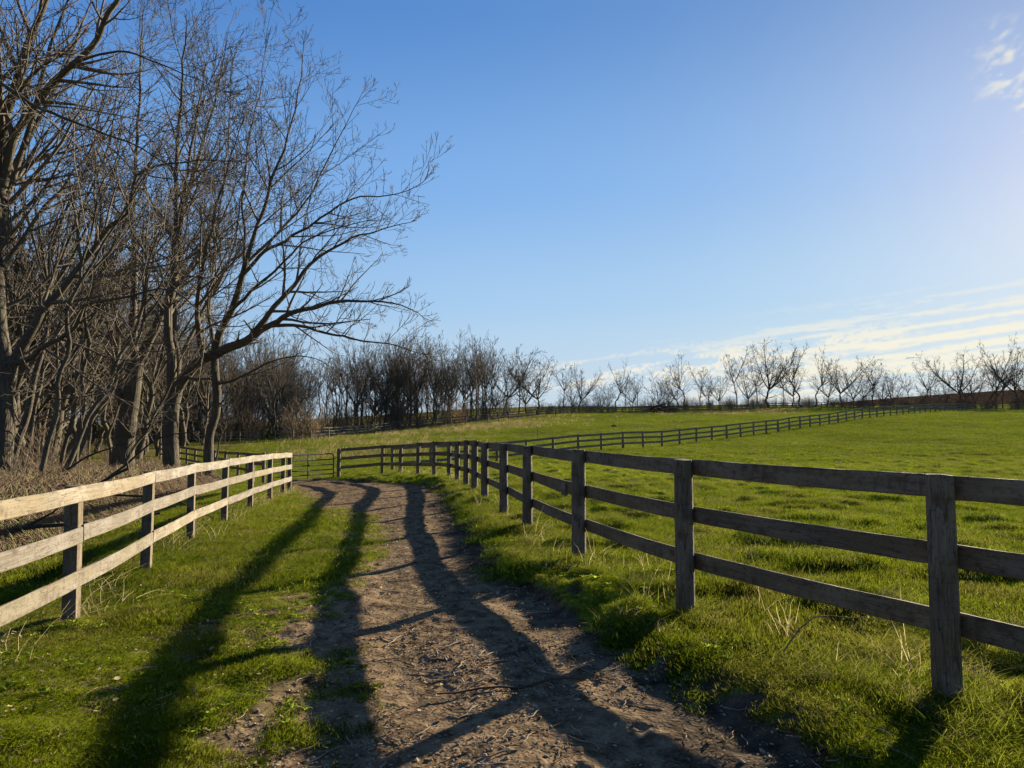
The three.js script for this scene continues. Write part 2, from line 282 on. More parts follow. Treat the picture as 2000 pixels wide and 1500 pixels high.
// ------------------------------------------------------------------ geometry helpers
class Builder {
  constructor() { this.p = []; this.n = []; this.u = []; this.i = []; }
  tube(pts, rad, sides, us = 1, vs = 1, cap = false) {         // pts: [x, y, z] each with radius rad[k]
    const n = pts.length, base = this.p.length / 3; let px = 0, py = 0, pz = 0, first = true, len = 0;
    for (let k = 0; k < n; k++) {
      const a = pts[Math.max(0, k - 1)], b = pts[Math.min(n - 1, k + 1)], c = pts[k];
      let tx = b[0] - a[0], ty = b[1] - a[1], tz = b[2] - a[2]; const tl = Math.hypot(tx, ty, tz) || 1; tx /= tl; ty /= tl; tz /= tl;
      if (first) { if (Math.abs(ty) < 0.9) { px = -tz; py = 0; pz = tx; } else { px = 0; py = tz; pz = -ty; } first = false; }
      const dt = px * tx + py * ty + pz * tz; px -= dt * tx; py -= dt * ty; pz -= dt * tz; const pl = Math.hypot(px, py, pz) || 1; px /= pl; py /= pl; pz /= pl;
      const qx = ty * pz - tz * py, qy = tz * px - tx * pz, qz = tx * py - ty * px;
      if (k) len += Math.hypot(c[0] - pts[k - 1][0], c[1] - pts[k - 1][1], c[2] - pts[k - 1][2]);
      for (let s = 0; s <= sides; s++) {
        const w = (s / sides) * Math.PI * 2, cw = Math.cos(w), sw = Math.sin(w), nx = px * cw + qx * sw, ny = py * cw + qy * sw, nz = pz * cw + qz * sw, r = rad[k];
        this.p.push(c[0] + nx * r, c[1] + ny * r, c[2] + nz * r); this.n.push(nx, ny, nz); this.u.push((s / sides) * us, len * vs);
      }
    }
    for (let k = 0; k < n - 1; k++) for (let s = 0; s < sides; s++) { const a = base + k * (sides + 1) + s, b = a + 1, c = a + sides + 1, d = c + 1; this.i.push(a, b, c, b, d, c); }
    if (cap) { const e = pts[n - 1], m = this.p.length / 3; this.p.push(...e); this.n.push(0, 1, 0); this.u.push(0.5, len * vs); for (let s = 0; s < sides; s++) this.i.push(base + (n - 1) * (sides + 1) + s, base + (n - 1) * (sides + 1) + s + 1, m); }
  }
  geometry() {
    const g = new THREE.BufferGeometry(); g.setAttribute('position', new THREE.Float32BufferAttribute(this.p, 3)); g.setAttribute('normal', new THREE.Float32BufferAttribute(this.n, 3)); g.setAttribute('uv', new THREE.Float32BufferAttribute(this.u, 2));
    g.setIndex(new THREE.BufferAttribute(new Uint32Array(this.i), 1)); return g;
  }
}
// a sawn board swept through points (its middle line), height hh, thickness th, facing sideways `side` (+1 or -1); worn edges and a little wander
function boardGeometry(pts, hh, th, r) {
  const P = [], U = [], I = [], c = 0.007, prof = [[-th / 2, -hh / 2 + c], [-th / 2, hh / 2 - c], [-th / 2 + c, hh / 2], [th / 2 - c, hh / 2], [th / 2, hh / 2 - c], [th / 2, -hh / 2 + c], [th / 2 - c, -hh / 2], [-th / 2 + c, -hh / 2]];
  const arc = [0]; for (let k = 1; k < prof.length + 1; k++) { const a = prof[k - 1], b = prof[k % 8]; arc.push(arc[k - 1] + Math.hypot(a[0] - b[0], a[1] - b[1])); }
  let len = 0; const u0 = r(), v0 = r(), ph = r() * 9;
  for (let k = 0; k < pts.length; k++) {
    const a = pts[Math.max(0, k - 1)], b = pts[Math.min(pts.length - 1, k + 1)], t = new THREE.Vector3(b[0] - a[0], 0, b[2] - a[2]).normalize(), nx = -t.z, nz = t.x;
    if (k) len += Math.hypot(pts[k][0] - pts[k - 1][0], pts[k][1] - pts[k - 1][1], pts[k][2] - pts[k - 1][2]);
    const hs = 1 + 0.05 * (vnoise(len * 1.3 + ph, 1) - 0.5), tw = (vnoise(len * 0.7 + ph, 5) - 0.5) * 0.012;
    prof.forEach((q, s) => { const yy = q[1] * hs + (vnoise(len * 5 + ph + s, 9) - 0.5) * 0.006; P.push(pts[k][0] + nx * (q[0] + tw * q[1] / hh), pts[k][1] + yy, pts[k][2] + nz * (q[0] + tw * q[1] / hh)); U.push(u0 + len / 2.6, v0 + arc[s] / 0.6); });
    P.push(P[P.length - 24], P[P.length - 23], P[P.length - 22]); U.push(u0 + len / 2.6, v0 + arc[8] / 0.6);
  }
  const m = pts.length;
  for (let k = 0; k < m - 1; k++) for (let s = 0; s < 8; s++) { const a = k * 9 + s, b = a + 1, c2 = a + 9, d = c2 + 1; I.push(a, c2, b, b, c2, d); }
  for (const [k, f] of [[0, 1], [m - 1, -1]]) { const o = P.length / 3; for (let s = 0; s < 8; s++) { const q = k * 9 + s; P.push(P[q * 3], P[q * 3 + 1], P[q * 3 + 2]); U.push(prof[s][0], prof[s][1]); } for (let s = 1; s < 7; s++) f > 0 ? I.push(o, o + s, o + s + 1) : I.push(o, o + s + 1, o + s); }
  let g = new THREE.BufferGeometry(); g.setAttribute('position', new THREE.Float32BufferAttribute(P, 3)); g.setAttribute('uv', new THREE.Float32BufferAttribute(U, 2)); g.setIndex(I); g = g.toNonIndexed(); g.computeVertexNormals(); return g;
}
// a round post, slightly flattened and split, with a cut top
function roundPost(h, rad, r, square = 0) {
  const sides = square ? 16 : 18, rows = 12, P = [], U = [], I = [], ph = r() * 50, u0 = r();
  for (let k = 0; k <= rows; k++) { const y = -0.35 + (h + 0.35) * (k / rows); for (let s = 0; s <= sides; s++) {
    const w = (s / sides) * Math.PI * 2, ws = (s % sides) / sides; let q = rad * (1 + 0.07 * (vnoise(ws * 6 + ph, y * 1.2, 0) - 0.5) + 0.06 * (vnoise((ws < 1 ? ws : 0) * 14 + ph, y * 0.8) - 0.5)) * (k === rows ? 0.965 : 1) * (1 + 0.05 * (1 - k / rows));
    if (square) q = rad * (1 / Math.max(Math.abs(Math.cos(w)), Math.abs(Math.sin(w))) * 0.97 + 0.02 * (vnoise(ws * 9 + ph, y) - 0.5)) * (k === rows ? 0.985 : 1);
    P.push(q * Math.cos(w), y + (k === rows ? (vnoise(ws * 5 + ph, 2) - 0.5) * 0.012 : 0), q * Math.sin(w)); U.push(u0 + y / 2.6, (s / sides) * rad * 6.28 / 0.6); } }
  for (let k = 0; k < rows; k++) for (let s = 0; s < sides; s++) { const a = k * (sides + 1) + s, b = a + 1, c = a + sides + 1, d = c + 1; I.push(a, c, b, b, c, d); }
  const o = P.length / 3, ring = rows * (sides + 1); P.push(0, h + 0.004, 0); U.push(0.5, 0.5); for (let s = 0; s <= sides; s++) { const q = ring + s; P.push(P[q * 3], P[q * 3 + 1], P[q * 3 + 2]); U.push(P[q * 3] / 0.6, P[q * 3 + 2] / 0.6); } for (let s = 0; s < sides; s++) I.push(o, o + 1 + s + 1, o + 1 + s);
  let g = new THREE.BufferGeometry(); g.setAttribute('position', new THREE.Float32BufferAttribute(P, 3)); g.setAttribute('uv', new THREE.Float32BufferAttribute(U, 2)); g.setIndex(I);
  if (square) { g = g.toNonIndexed(); g.computeVertexNormals(); } else g.computeVertexNormals();
  return g;
}
const lineLen = (a, b) => Math.hypot(a[0] - b[0], a[1] - b[1]);

// ------------------------------------------------------------------ near fences: posts with three boards, boards spanning two bays with staggered joints
function nearFence(name, label, posts, o) {
  o.tints = [[1, 1, 1], [0.84, 0.83, 0.8], [1.06, 1.01, 0.9], [0.93, 0.9, 0.78], [0.76, 0.74, 0.72]].map((t) => { const m = o.boardMat.clone(); m.color.multiply(new THREE.Color().setRGB(...t)); return m; });
  const r = rng(o.seed), root = thing(name, label, 'fence', undefined, [posts[0][0], 0, -posts[0][1]]), ox = posts[0][0], oz = -posts[0][1];
  const tops = posts.map(([x, d]) => groundY(x, d));
  const smoothTop = tops.map((y, i) => (i && i < tops.length - 1 ? 0.5 * y + 0.25 * (tops[i - 1] + tops[i + 1]) : y) + (r() - 0.5) * (o.uneven ?? 0.03));
  const dirAt = (i) => { const a = posts[Math.max(0, i - 1)], b = posts[Math.min(posts.length - 1, i + 1)], l = lineLen(a, b); return [(b[0] - a[0]) / l, (b[1] - a[1]) / l]; };
  posts.forEach(([x, d], i) => {
    const p = mesh('post', roundPost(o.height + smoothTop[i] - tops[i] + (r() - 0.5) * 0.03, o.postR * (0.93 + r() * 0.14), r, o.square), o.postMat, root), t = dirAt(i);
    p.position.set(x - ox, tops[i], -d - oz); p.rotation.set((r() - 0.5) * 0.035, Math.atan2(t[1], t[0]) , (r() - 0.5) * 0.035);
  });
  const off = (i) => { const t = dirAt(i), s = o.side * (o.postR + o.th / 2 - 0.004); return [t[1] * s, -t[0] * s]; };   // side +1: boards on the right of the walking direction
  o.rails.forEach((rh, q) => {
    for (let i = 0; i < posts.length - 1;) {
      const span = i === 0 && q % 2 ? 1 : Math.min(2, posts.length - 1 - i), pts = [], j = i + span, wob = () => (r() - 0.5) * 0.02, yA = wob();
      if (o.skip && o.skip(q, i, span)) { i += span; continue; }
      for (let k = i; k < j; k++) { const steps = 9; for (let s = k === i ? 0 : 1; s <= steps; s++) {
        const t = s / steps, a = posts[k], b = posts[k + 1], A = off(k), B = off(k + 1), p0 = posts[Math.max(0, k - 1)], p3 = posts[Math.min(posts.length - 1, k + 2)];
        const cr = (u0, u1, u2, u3) => 0.5 * (2 * u1 + (u2 - u0) * t + (2 * u0 - 5 * u1 + 4 * u2 - u3) * t * t + (3 * u1 - u0 - 3 * u2 + u3) * t * t * t);
        let tt = t; if (k === i && s === 0) tt = 0.004; if (k === j - 1 && s === steps) tt = 0.996;
        const x = lerp(lerp(a[0], b[0], t), cr(p0[0], a[0], b[0], p3[0]), o.bend ?? 1) + lerp(A[0], B[0], t), d = lerp(lerp(a[1], b[1], t), cr(p0[1], a[1], b[1], p3[1]), o.bend ?? 1) + lerp(A[1], B[1], t);
        const e = tt - t; pts.push([x + (b[0] - a[0]) * e - ox, lerp(smoothTop[k], smoothTop[k + 1], t) + rh + yA - (o.sag ?? 0.008) * Math.sin(Math.PI * t), -(d + (b[1] - a[1]) * e) - oz]);
      } }
      mesh('board', boardGeometry(pts, o.boardH, o.th, r), o.tints[Math.floor(r() * o.tints.length)], root); i = j;
    }
  });
  return { root, dirAt, off, smoothTop, ox, oz };
}
const RIGHT = [[4.9, 0.05], [3.72, 2.25], [2.62, 4.38], [1.55, 6.45], [0.82, 8.8], [0.245, 11.35], [-0.16, 13.9], [-0.64, 16.75], [-1.01, 19.25], [-1.4, 21.8], [-1.87, 24.3], [-2.34, 26.5], [-3.1, 28.4], [-3.96, 30.1], [-5.03, 32.2], [-6.2, 34.1], [-8.08, 33.25]];
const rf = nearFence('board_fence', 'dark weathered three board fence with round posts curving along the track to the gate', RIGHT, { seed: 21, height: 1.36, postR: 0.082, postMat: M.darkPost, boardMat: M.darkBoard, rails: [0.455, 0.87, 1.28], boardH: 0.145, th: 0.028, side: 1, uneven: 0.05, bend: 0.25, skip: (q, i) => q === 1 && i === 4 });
{ // the broken middle board: it stops short and a lap piece carries it to the post
  const A = rf.off(4), B = rf.off(5), C = rf.off(6), r = rng(4), ox = rf.ox, oz = rf.oz, P = (i, f, O, O2, dy, out) => { const a = RIGHT[i], b = RIGHT[i + 1], x = lerp(a[0], b[0], f), d = lerp(a[1], b[1], f); return [x + lerp(O[0], O2[0], f) * (1 + out) - ox, lerp(rf.smoothTop[i], rf.smoothTop[i + 1], f) + 0.87 + dy - oz * 0, -(d + lerp(O[1], O2[1], f) * (1 + out)) - oz]; };
  const long = []; for (let s = 0; s <= 8; s++) long.push(P(4, 0.3 + 0.7 * (s / 8), A, B, -0.06 * (1 - s / 8), -0.0)); for (let s = 1; s <= 8; s++) long.push(P(5, 0.996 * (s / 8), B, C, 0, 0));
  mesh('board', boardGeometry(long, 0.145, 0.028, r), M.darkBoard, rf.root);
  const lap = []; for (let s = 0; s <= 6; s++) lap.push(P(4, 0.004 + 0.31 * (s / 6), A, B, -0.03 - 0.012 * s / 6, 0.36 - 0.36 * s / 6 - 0.1 * (s > 4 ? 1 : 0)));
  mesh('lap_board', boardGeometry(lap, 0.14, 0.026, r), M.darkBoard, rf.root);
  const blk = []; for (let s = 0; s <= 3; s++) blk.push(P(4, 0.27 + 0.07 * (s / 3), A, B, -0.055, -0.37));
  mesh('patch_block', boardGeometry(blk, 0.165, 0.03, r), M.darkBoard, rf.root);
}
const LEFT = [[-3.02, -0.9], [-3.28, 1.6], [-3.62, 4.15], [-4.06, 6.66], [-4.65, 9.15], [-5.26, 11.75], [-5.82, 14.5], [-6.32, 17.3], [-6.72, 19.85], [-7.05, 22.0], [-7.38, 23.7]];
nearFence('board_fence', 'pale sunlit three board fence with square posts along the left of the track', LEFT, { seed: 33, height: 1.265, postR: 0.058, square: 1, postMat: M.palePost, boardMat: M.paleBoard, rails: [0.43, 0.82, 1.195], boardH: 0.148, th: 0.026, side: 1, uneven: 0.02, sag: 0.012 });
const GATELEFT = [-10.45, 30.05];
const F4 = [GATELEFT, [-11.6, 32], [-12.5, 34], [-13.4, 36.1], [-14.7, 38.3], [-16.3, 40.6], [-17.9, 42.9], [-19.5, 45.2], [-21.1, 47.5], [-22.7, 49.8], [-24.3, 52.1], [-25.9, 54.4], [-27.5, 56.7], [-29.1, 59]];
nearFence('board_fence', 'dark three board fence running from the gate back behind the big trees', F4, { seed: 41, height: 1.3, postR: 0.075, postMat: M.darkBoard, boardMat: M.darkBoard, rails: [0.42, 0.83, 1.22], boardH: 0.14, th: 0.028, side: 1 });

// ------------------------------------------------------------------ far fences: same make, built of plain pieces
const farPost = roundPost(1, 1, rng(3)), farBoard = (() => { const g = new THREE.BoxGeometry(1, 1, 1); const u = g.attributes.uv; for (let i = 0; i < u.count; i++) u.setXY(i, u.getX(i) * 0.95, u.getY(i) * 0.24); return g; })();
function farFence(name, label, line, o) {
  const r = rng(o.seed), pts = [];
  for (let i = 0; i < line.length - 1; i++) { const L = lineLen(line[i], line[i + 1]), n = Math.max(1, Math.round(L / o.bay)); for (let k = 0; k < n + (i === line.length - 2 ? 1 : 0); k++) pts.push([lerp(line[i][0], line[i + 1][0], k / n), lerp(line[i][1], line[i + 1][1], k / n)]); }
  const root = thing(name, label, 'fence', undefined, [pts[0][0], 0, -pts[0][1]]), ox = pts[0][0], oz = -pts[0][1], H = o.height ?? 1.3;
  const y = pts.map(([x, d]) => groundY(x, d) + (r() - 0.5) * 0.05);
  pts.forEach(([x, d], i) => { const p = mesh('post', farPost, o.postMat, root); p.position.set(x - ox, y[i], -d - oz); p.scale.set(0.085, H, 0.085); p.rotation.set((r() - 0.5) * 0.05, r() * 6, (r() - 0.5) * 0.05); });
  for (let i = 0; i < pts.length - 1; i++) for (const rh of o.rails ?? [0.42, 0.82, 1.21]) {
    const a = pts[i], b = pts[i + 1], L = lineLen(a, b), s = o.side * 0.095, nx = (b[1] - a[1]) / L * s, nd = -(b[0] - a[0]) / L * s, w1 = (r() - 0.5) * 0.04, w2 = (r() - 0.5) * 0.04;
    const m = mesh('board', farBoard, o.boardMat, root), A = new THREE.Vector3(a[0] + nx - ox, y[i] + rh * H / 1.3 + w1, -(a[1] + nd) - oz), B = new THREE.Vector3(b[0] + nx - ox, y[i + 1] + rh * H / 1.3 + w2, -(b[1] + nd) - oz);
    m.position.copy(A).add(B).multiplyScalar(0.5); m.quaternion.setFromUnitVectors(new THREE.Vector3(1, 0, 0), B.clone().sub(A).normalize()); m.scale.set(A.distanceTo(B) - 0.01, 0.145, 0.028);
  }
}
farFence('board_fence', 'long grey board fence climbing diagonally across the green pasture', [[-6.4, 38.25], [77.6, 121.4]], { seed: 51, bay: 2.58, postMat: M.darkBoard, boardMat: M.darkBoard, side: 1 });
//farFence('board_fence', 'short grey board fence linking the dark track fence to the long pasture fence', [[-5.2, 32.6], [-4.9, 36.5], [-4.64, 39.6]], { seed: 52, bay: 2.4, postMat: M.darkBoard, boardMat: M.darkBoard, side: 1 });
farFence('board_fence', 'sunlit pale board fence at the foot of the far wood', [[-26.2, 95], [-19.2, 111.8]], { seed: 53, bay: 2.1, postMat: M.palePost, boardMat: M.paleBoard, side: 1 });
farFence('board_fence', 'dark board fence climbing from the far wood over the crest and along the tree row', [[-18.9, 112.1], [-7.1, 109.5], [4.4, 119.5], [32.4, 150], [59.7, 148], [82.1, 128], [112, 118]], { seed: 54, bay: 2.3, postMat: M.darkBoard, boardMat: M.darkBoard, side: 1 });
farFence('board_fence', 'dark board fence with a corner post in front of the left wood', [[-21.9, 85], [-34.8, 85.5], [-62, 88]], { seed: 55, bay: 2.1, postMat: M.darkBoard, boardMat: M.darkBoard, side: 1 });

// ------------------------------------------------------------------ tube gate
{
  const a = [-8.25, 33.05], b = [-10.35, 30.2], L = lineLen(a, b) - 0.12, y0 = groundY(-9.2, 31.6) + 0.1, root = thing('field_gate', 'dark tubular steel field gate with five rails across the end of the track', 'gate', undefined, [a[0], y0, -a[1]]);
  root.rotation.y = Math.atan2(b[1] - a[1], b[0] - a[0]);
  const H = 1.12, R = 0.16, fr = new Builder(), pts = []; const arc = (cx, cy, a0) => { for (let k = 0; k <= 6; k++) { const w = a0 + (k / 6) * Math.PI / 2; pts.push([cx + R * Math.cos(w), cy + R * Math.sin(w), 0]); } };
  pts.push([0.02 + R, 0, 0], [L - R, 0, 0]); pts.push([L, 0.02, 0], [L, H - R, 0]); arc(L - R, H - R, 0); pts.push([R + 0.02, H, 0]); arc(R + 0.02, H - R, Math.PI / 2); pts.push([0.02, 0.02, 0], [0.02 + R, 0, 0]);
  fr.tube(pts, pts.map(() => 0.028), 8); mesh('frame', fr.geometry(), M.gate, root);
  for (const y of [0.2, 0.4, 0.62, 0.86]) { const t = new Builder(); t.tube([[0.03, y, 0], [L - 0.01, y, 0]], [0.024, 0.024], 8); mesh('rail', t.geometry(), M.gate, root); }
  for (const x of [0.42 * L, 0.78 * L]) { const t = new Builder(); t.tube([[x, 0, 0.02], [x, H, 0.02]], [0.026, 0.026], 8); mesh('upright', t.geometry(), M.gate, root); }
  for (const y of [0.25, 0.9]) { const t = new Builder(); t.tube([[-0.13, y, 0], [0.03, y, 0]], [0.016, 0.016], 6); mesh('hinge', t.geometry(), M.gate, root); }
}

// ------------------------------------------------------------------ bare trees
const V = (a) => new THREE.Vector3(...a);
// resample a coarse limb line with a smooth curve and a little wander
function smoothLine(pts, step, r, wander) {
  const c = new THREE.CatmullRomCurve3(pts.map(V), false, 'centripetal'), L = c.getLength(), n = Math.max(3, Math.ceil(L / step)), out = [], ph = r() * 100;
  for (let k = 0; k <= n; k++) { const p = c.getPointAt(k / n), w = wander * Math.min(1, k / 2); out.push([p.x + (vnoise(k * 0.55 + ph, 1) - 0.5) * w, p.y + (vnoise(k * 0.55 + ph, 2) - 0.5) * w, p.z + (vnoise(k * 0.55 + ph, 3) - 0.5) * w]); }
  return { pts: out, L };
}
const taper = (n, r0, r1, pow = 0.8) => Array.from({ length: n }, (_, k) => lerp(r0, r1, Math.pow(k / (n - 1), pow)));
const perp = (d, r) => { const a = new THREE.Vector3(r() - 0.5, r() - 0.5, r() - 0.5); a.addScaledVector(d, -a.dot(d)); return a.normalize(); };
// grow a shoot and its side shoots into the builder
function shoot(B, start, dir, len, rad, level, r, o) {
  const seg = level >= o.deep ? 3 : level === o.deep - 1 ? 5 : 7, pts = [[start.x, start.y, start.z]], d = dir.clone(), p = start.clone(), dirs = [d.clone()], up = o.up[level] ?? 0.1;
  for (let k = 0; k < seg; k++) { d.x += (r() - 0.5) * o.kink; d.y += (r() - 0.5) * o.kink + up * (0.4 + 0.9 * k / seg); d.z += (r() - 0.5) * o.kink; d.normalize(); p.addScaledVector(d, len / seg); pts.push([p.x, p.y, p.z]); dirs.push(d.clone()); }
  const rr = taper(seg + 1, rad, Math.max(rad * 0.22, o.tip), 0.9);
  B.tube(pts, rr, rad > 0.05 ? 6 : rad > 0.02 ? 4 : 3, 1, 1);
  if (level < o.deep) {
    const n = Math.max(2, Math.round(len * o.dens[level] * (0.75 + r() * 0.5)));
    for (let k = 0; k < n; k++) {
      const t = 0.15 + 0.83 * ((k + r() * 0.8) / n), f = t * seg, i = Math.min(seg - 1, Math.floor(f)), q = f - i, s = new THREE.Vector3(lerp(pts[i][0], pts[i + 1][0], q), lerp(pts[i][1], pts[i + 1][1], q), lerp(pts[i][2], pts[i + 1][2], q));
      const pd = dirs[i], side = perp(pd, r), ang = (o.angle ?? 0.75) * (0.65 + r() * 0.6), nd = pd.clone().multiplyScalar(Math.cos(ang)).addScaledVector(side, Math.sin(ang));
      const l = len * o.ratio[level] * (1.05 - 0.65 * t) * (0.6 + r() * 0.7);
      if (l > 0.12) shoot(B, s, nd.normalize(), l, clamp(lerp(rr[i], rr[i + 1], q) * 0.6, o.tip * 1.15, rad * 0.7), level + 1, r, o);
    }
  }
}
function limbTwigs(B, line, rr, o, r) {               // side branches along a main limb
  const n = Math.round(line.L * o.limbDens), m = line.pts.length - 1;
  for (let k = 0; k < n; k++) {
    const t = o.from + (1 - o.from) * ((k + r()) / n), i = Math.min(m - 1, Math.floor(t * m)), a = V(line.pts[i]), b = V(line.pts[i + 1]), pd = b.clone().sub(a).normalize(), side = perp(pd, r); side.y += o.lift ?? 0.15; side.normalize();
    const ang = 0.55 + r() * 0.6, nd = pd.clone().multiplyScalar(Math.cos(ang)).addScaledVector(side, Math.sin(ang)).normalize(), l = clamp(line.L * 0.42 * (1.1 - 0.6 * t), 0.9, o.maxSide) * (0.5 + r() * 0.75);
    shoot(B, a.lerp(b, r()), nd, l, clamp(rr[i] * 0.58, o.tip * 1.6, 0.085), 1, r, o);
  }
  const e = V(line.pts[m]), f = e.clone().sub(V(line.pts[m - 1])).normalize();
  for (let k = 0; k < 3; k++) shoot(B, e.clone(), f.clone().addScaledVector(perp(f, r), 0.35).normalize(), o.maxSide * 0.24 * (0.6 + r() * 0.5), o.tip * 2, Math.min(2, o.deep), r, o);
}
const TWIGS = { deep: 4, dens: [0, 1.8, 2.1, 1.5], ratio: [0, 0.56, 0.6, 0.62], up: [0, 0.05, 0.09, 0.16, 0.2], kink: 0.27, tip: 0.0076, limbDens: 1.45, from: 0.14, maxSide: 4.2, angle: 0.75 };
function bigTree(name, label, x, d, trunk, limbs, seed, o = TWIGS) {
  const r = rng(seed), y = groundY(x, d), root = thing(name, label, 'tree', undefined, [x, y, -d]);
  const [t0, t1, tp] = trunk, tl = smoothLine([[tp[0][0], -0.5, 0], ...tp], 0.35, r, 0.04), B = new Builder(), tr = tl.pts.map((p, k) => lerp(t0, t1, k / (tl.pts.length - 1)) * (1 + 0.55 * Math.exp(-Math.max(0, p[1]) / 0.35)) * (0.96 + 0.08 * vnoise(k * 0.7, seed)));
  B.tube(tl.pts, tr, 16, Math.max(2, Math.round(t0 * 9)), 0.55, true); mesh('trunk', B.geometry(), M.bark, root);
  const C = new Builder();
  for (const [r0, r1, pts] of limbs) {
    const ln = smoothLine(pts, 0.4, r, 0.13), rr = taper(ln.pts.length, r0, Math.max(r1, 0.008), 0.75), L = new Builder();
    L.tube(ln.pts, rr, r0 > 0.12 ? 10 : 7, Math.max(1, Math.round(r0 * 9)), 0.6); mesh('limb', L.geometry(), M.limb, root);
    limbTwigs(C, ln, rr, o, r);
  }
  mesh('crown', C.geometry(), M.twig, root);
  return root;
}
bigTree('bare_tree', 'bare forked tree whose long low limb reaches out over the pasture', -15.25, 32,
  [0.358, 0.323, [[0, 0, 0], [-0.07, 1.49, 0], [-0.11, 2.98, 0], [0.03, 4.32, 0]]], [
    [0.23, 0.03, [[-0.01, 4.09, 0], [-0.14, 5.52, 0.1], [-0.22, 6.67, 0.2], [-0.23, 7.83, 0.2], [-0.2, 9.05, 0], [-0.3, 10.78, -0.3], [-0.42, 12.56, -0.6], [-0.52, 15.09, -0.8], [-0.59, 17.66, -1], [-0.6, 20.04, -1.2], [-0.38, 21.71, -1]]],
    [0.18, 0.03, [[0.08, 4.25, 0], [-0.08, 5.8, -0.3], [-0.36, 7.26, -0.6], [-0.52, 8.75, -0.9], [-0.69, 11.63, -1.6], [-0.65, 14.79, -2], [-0.4, 17.8, -2.4], [-0.18, 20.53, -2.6]]],
    [0.26, 0.17, [[0.04, 4.09, 0], [0.69, 4.92, 0.3], [1.64, 5.57, 0.7], [2.7, 5.98, 1.1], [3.74, 6.26, 1.5], [4.39, 6.62, 1.8]]],
    [0.155, 0.014, [[4.25, 6.52, 1.7], [5.75, 7.24, 2.3], [6.96, 7.47, 2.8], [8.12, 7.63, 3.2], [9.7, 7.6, 3.6], [10.7, 7.46, 3.7], [11.5, 7.1, 3.7]]],
    [0.155, 0.014, [[3.85, 6.28, 1.5], [4.75, 7.36, 1.6], [5.47, 8.27, 1.5], [6.41, 9.7, 1.2], [7.49, 10.67, 0.8], [8.79, 11.27, 0.5], [10.59, 11.83, 0.2]]],
    [0.092, 0.012, [[5.0, 6.87, 2], [6.76, 6.68, 2.8], [8.9, 6.05, 3.8], [10.41, 5.79, 4.2], [11.86, 5.33, 4.5]]],
    [0.138, 0.016, [[1.64, 5.57, 0.7], [1.62, 6.93, 1.5], [1.99, 8.57, 2.2], [2.63, 10.61, 2.8], [3.29, 12.93, 3], [3.96, 15.03, 3.2]]],
    [0.115, 0.016, [[-0.07, 5.56, -0.3], [0.28, 6.84, -1], [0.58, 8.15, -1.6], [1.03, 9.52, -2.2], [1.38, 11.45, -2.8], [1.55, 13.92, -3.2], [2.15, 16.69, -3.5]]],
  ], 101);
bigTree('bare_tree', 'slim kinked bare tree with a tall leader, just behind the end of the pale fence', -13.15, 31,
  [0.212, 0.123, [[0, 0, 0], [-0.06, 1.28, 0], [0.01, 2.28, 0], [0.27, 3.24, 0], [0.22, 4.41, 0], [0.12, 5.53, 0], [0.36, 6.66, 0], [0.81, 7.57, 0], [1.17, 8.82, 0], [1.37, 9.67, 0]]], [
    [0.107, 0.013, [[1.33, 9.51, 0], [1.85, 11.02, 0.2], [2.29, 12.31, 0.4], [2.76, 13.71, 0.4], [3.17, 15.06, 0.3], [3.56, 16.97, 0.2], [3.7, 18.73, 0], [3.73, 19.68, 0]]],
    [0.094, 0.013, [[1.27, 9.17, 0], [2.48, 10.16, 0.6], [3.6, 10.5, 1], [5.33, 11.45, 1.4], [6.24, 12.02, 1.6], [7.72, 12.13, 1.8], [8.87, 12.32, 1.9], [9.41, 12.61, 2]]],
    [0.085, 0.011, [[1.37, 9.67, 0], [2.31, 10.87, -0.5], [3.09, 11.97, -0.9], [3.87, 13.15, -1.2], [4.55, 14.79, -1.4], [5.22, 16.31, -1.5], [6.02, 18.21, -1.6]]],
    [0.089, 0.013, [[0.81, 7.57, 0], [2.18, 8.24, 1.2], [3.41, 8.94, 2], [4.69, 9.8, 2.8], [6.07, 10.25, 3.4], [7.56, 10.44, 3.8]]],
    [0.067, 0.011, [[0.22, 4.3, 0], [1.28, 4.48, 0.6], [2.44, 4.94, 1.1], [3.64, 5.33, 1.5], [4.9, 5.34, 1.8], [6.01, 4.69, 2]]],
    [0.056, 0.022, [[0.27, 3.29, 0], [0.7, 3.77, 0.2], [0.99, 4.16, 0.3]]],
    [0.101, 0.013, [[0.12, 5.53, 0], [-0.57, 7.27, -1], [-0.76, 9.28, -1.6], [-0.84, 11.87, -2.2], [-0.71, 14.75, -2.6], [-0.61, 17.64, -2.8], [-0.55, 20.47, -2.8]]],
    [0.089, 0.013, [[1.17, 8.82, 0], [0.97, 10.81, -1], [0.5, 13.23, -1.8], [0.53, 15.86, -2.2], [0.89, 18.47, -2.4], [1.18, 20.83, -2.5]]],
  ], 102);
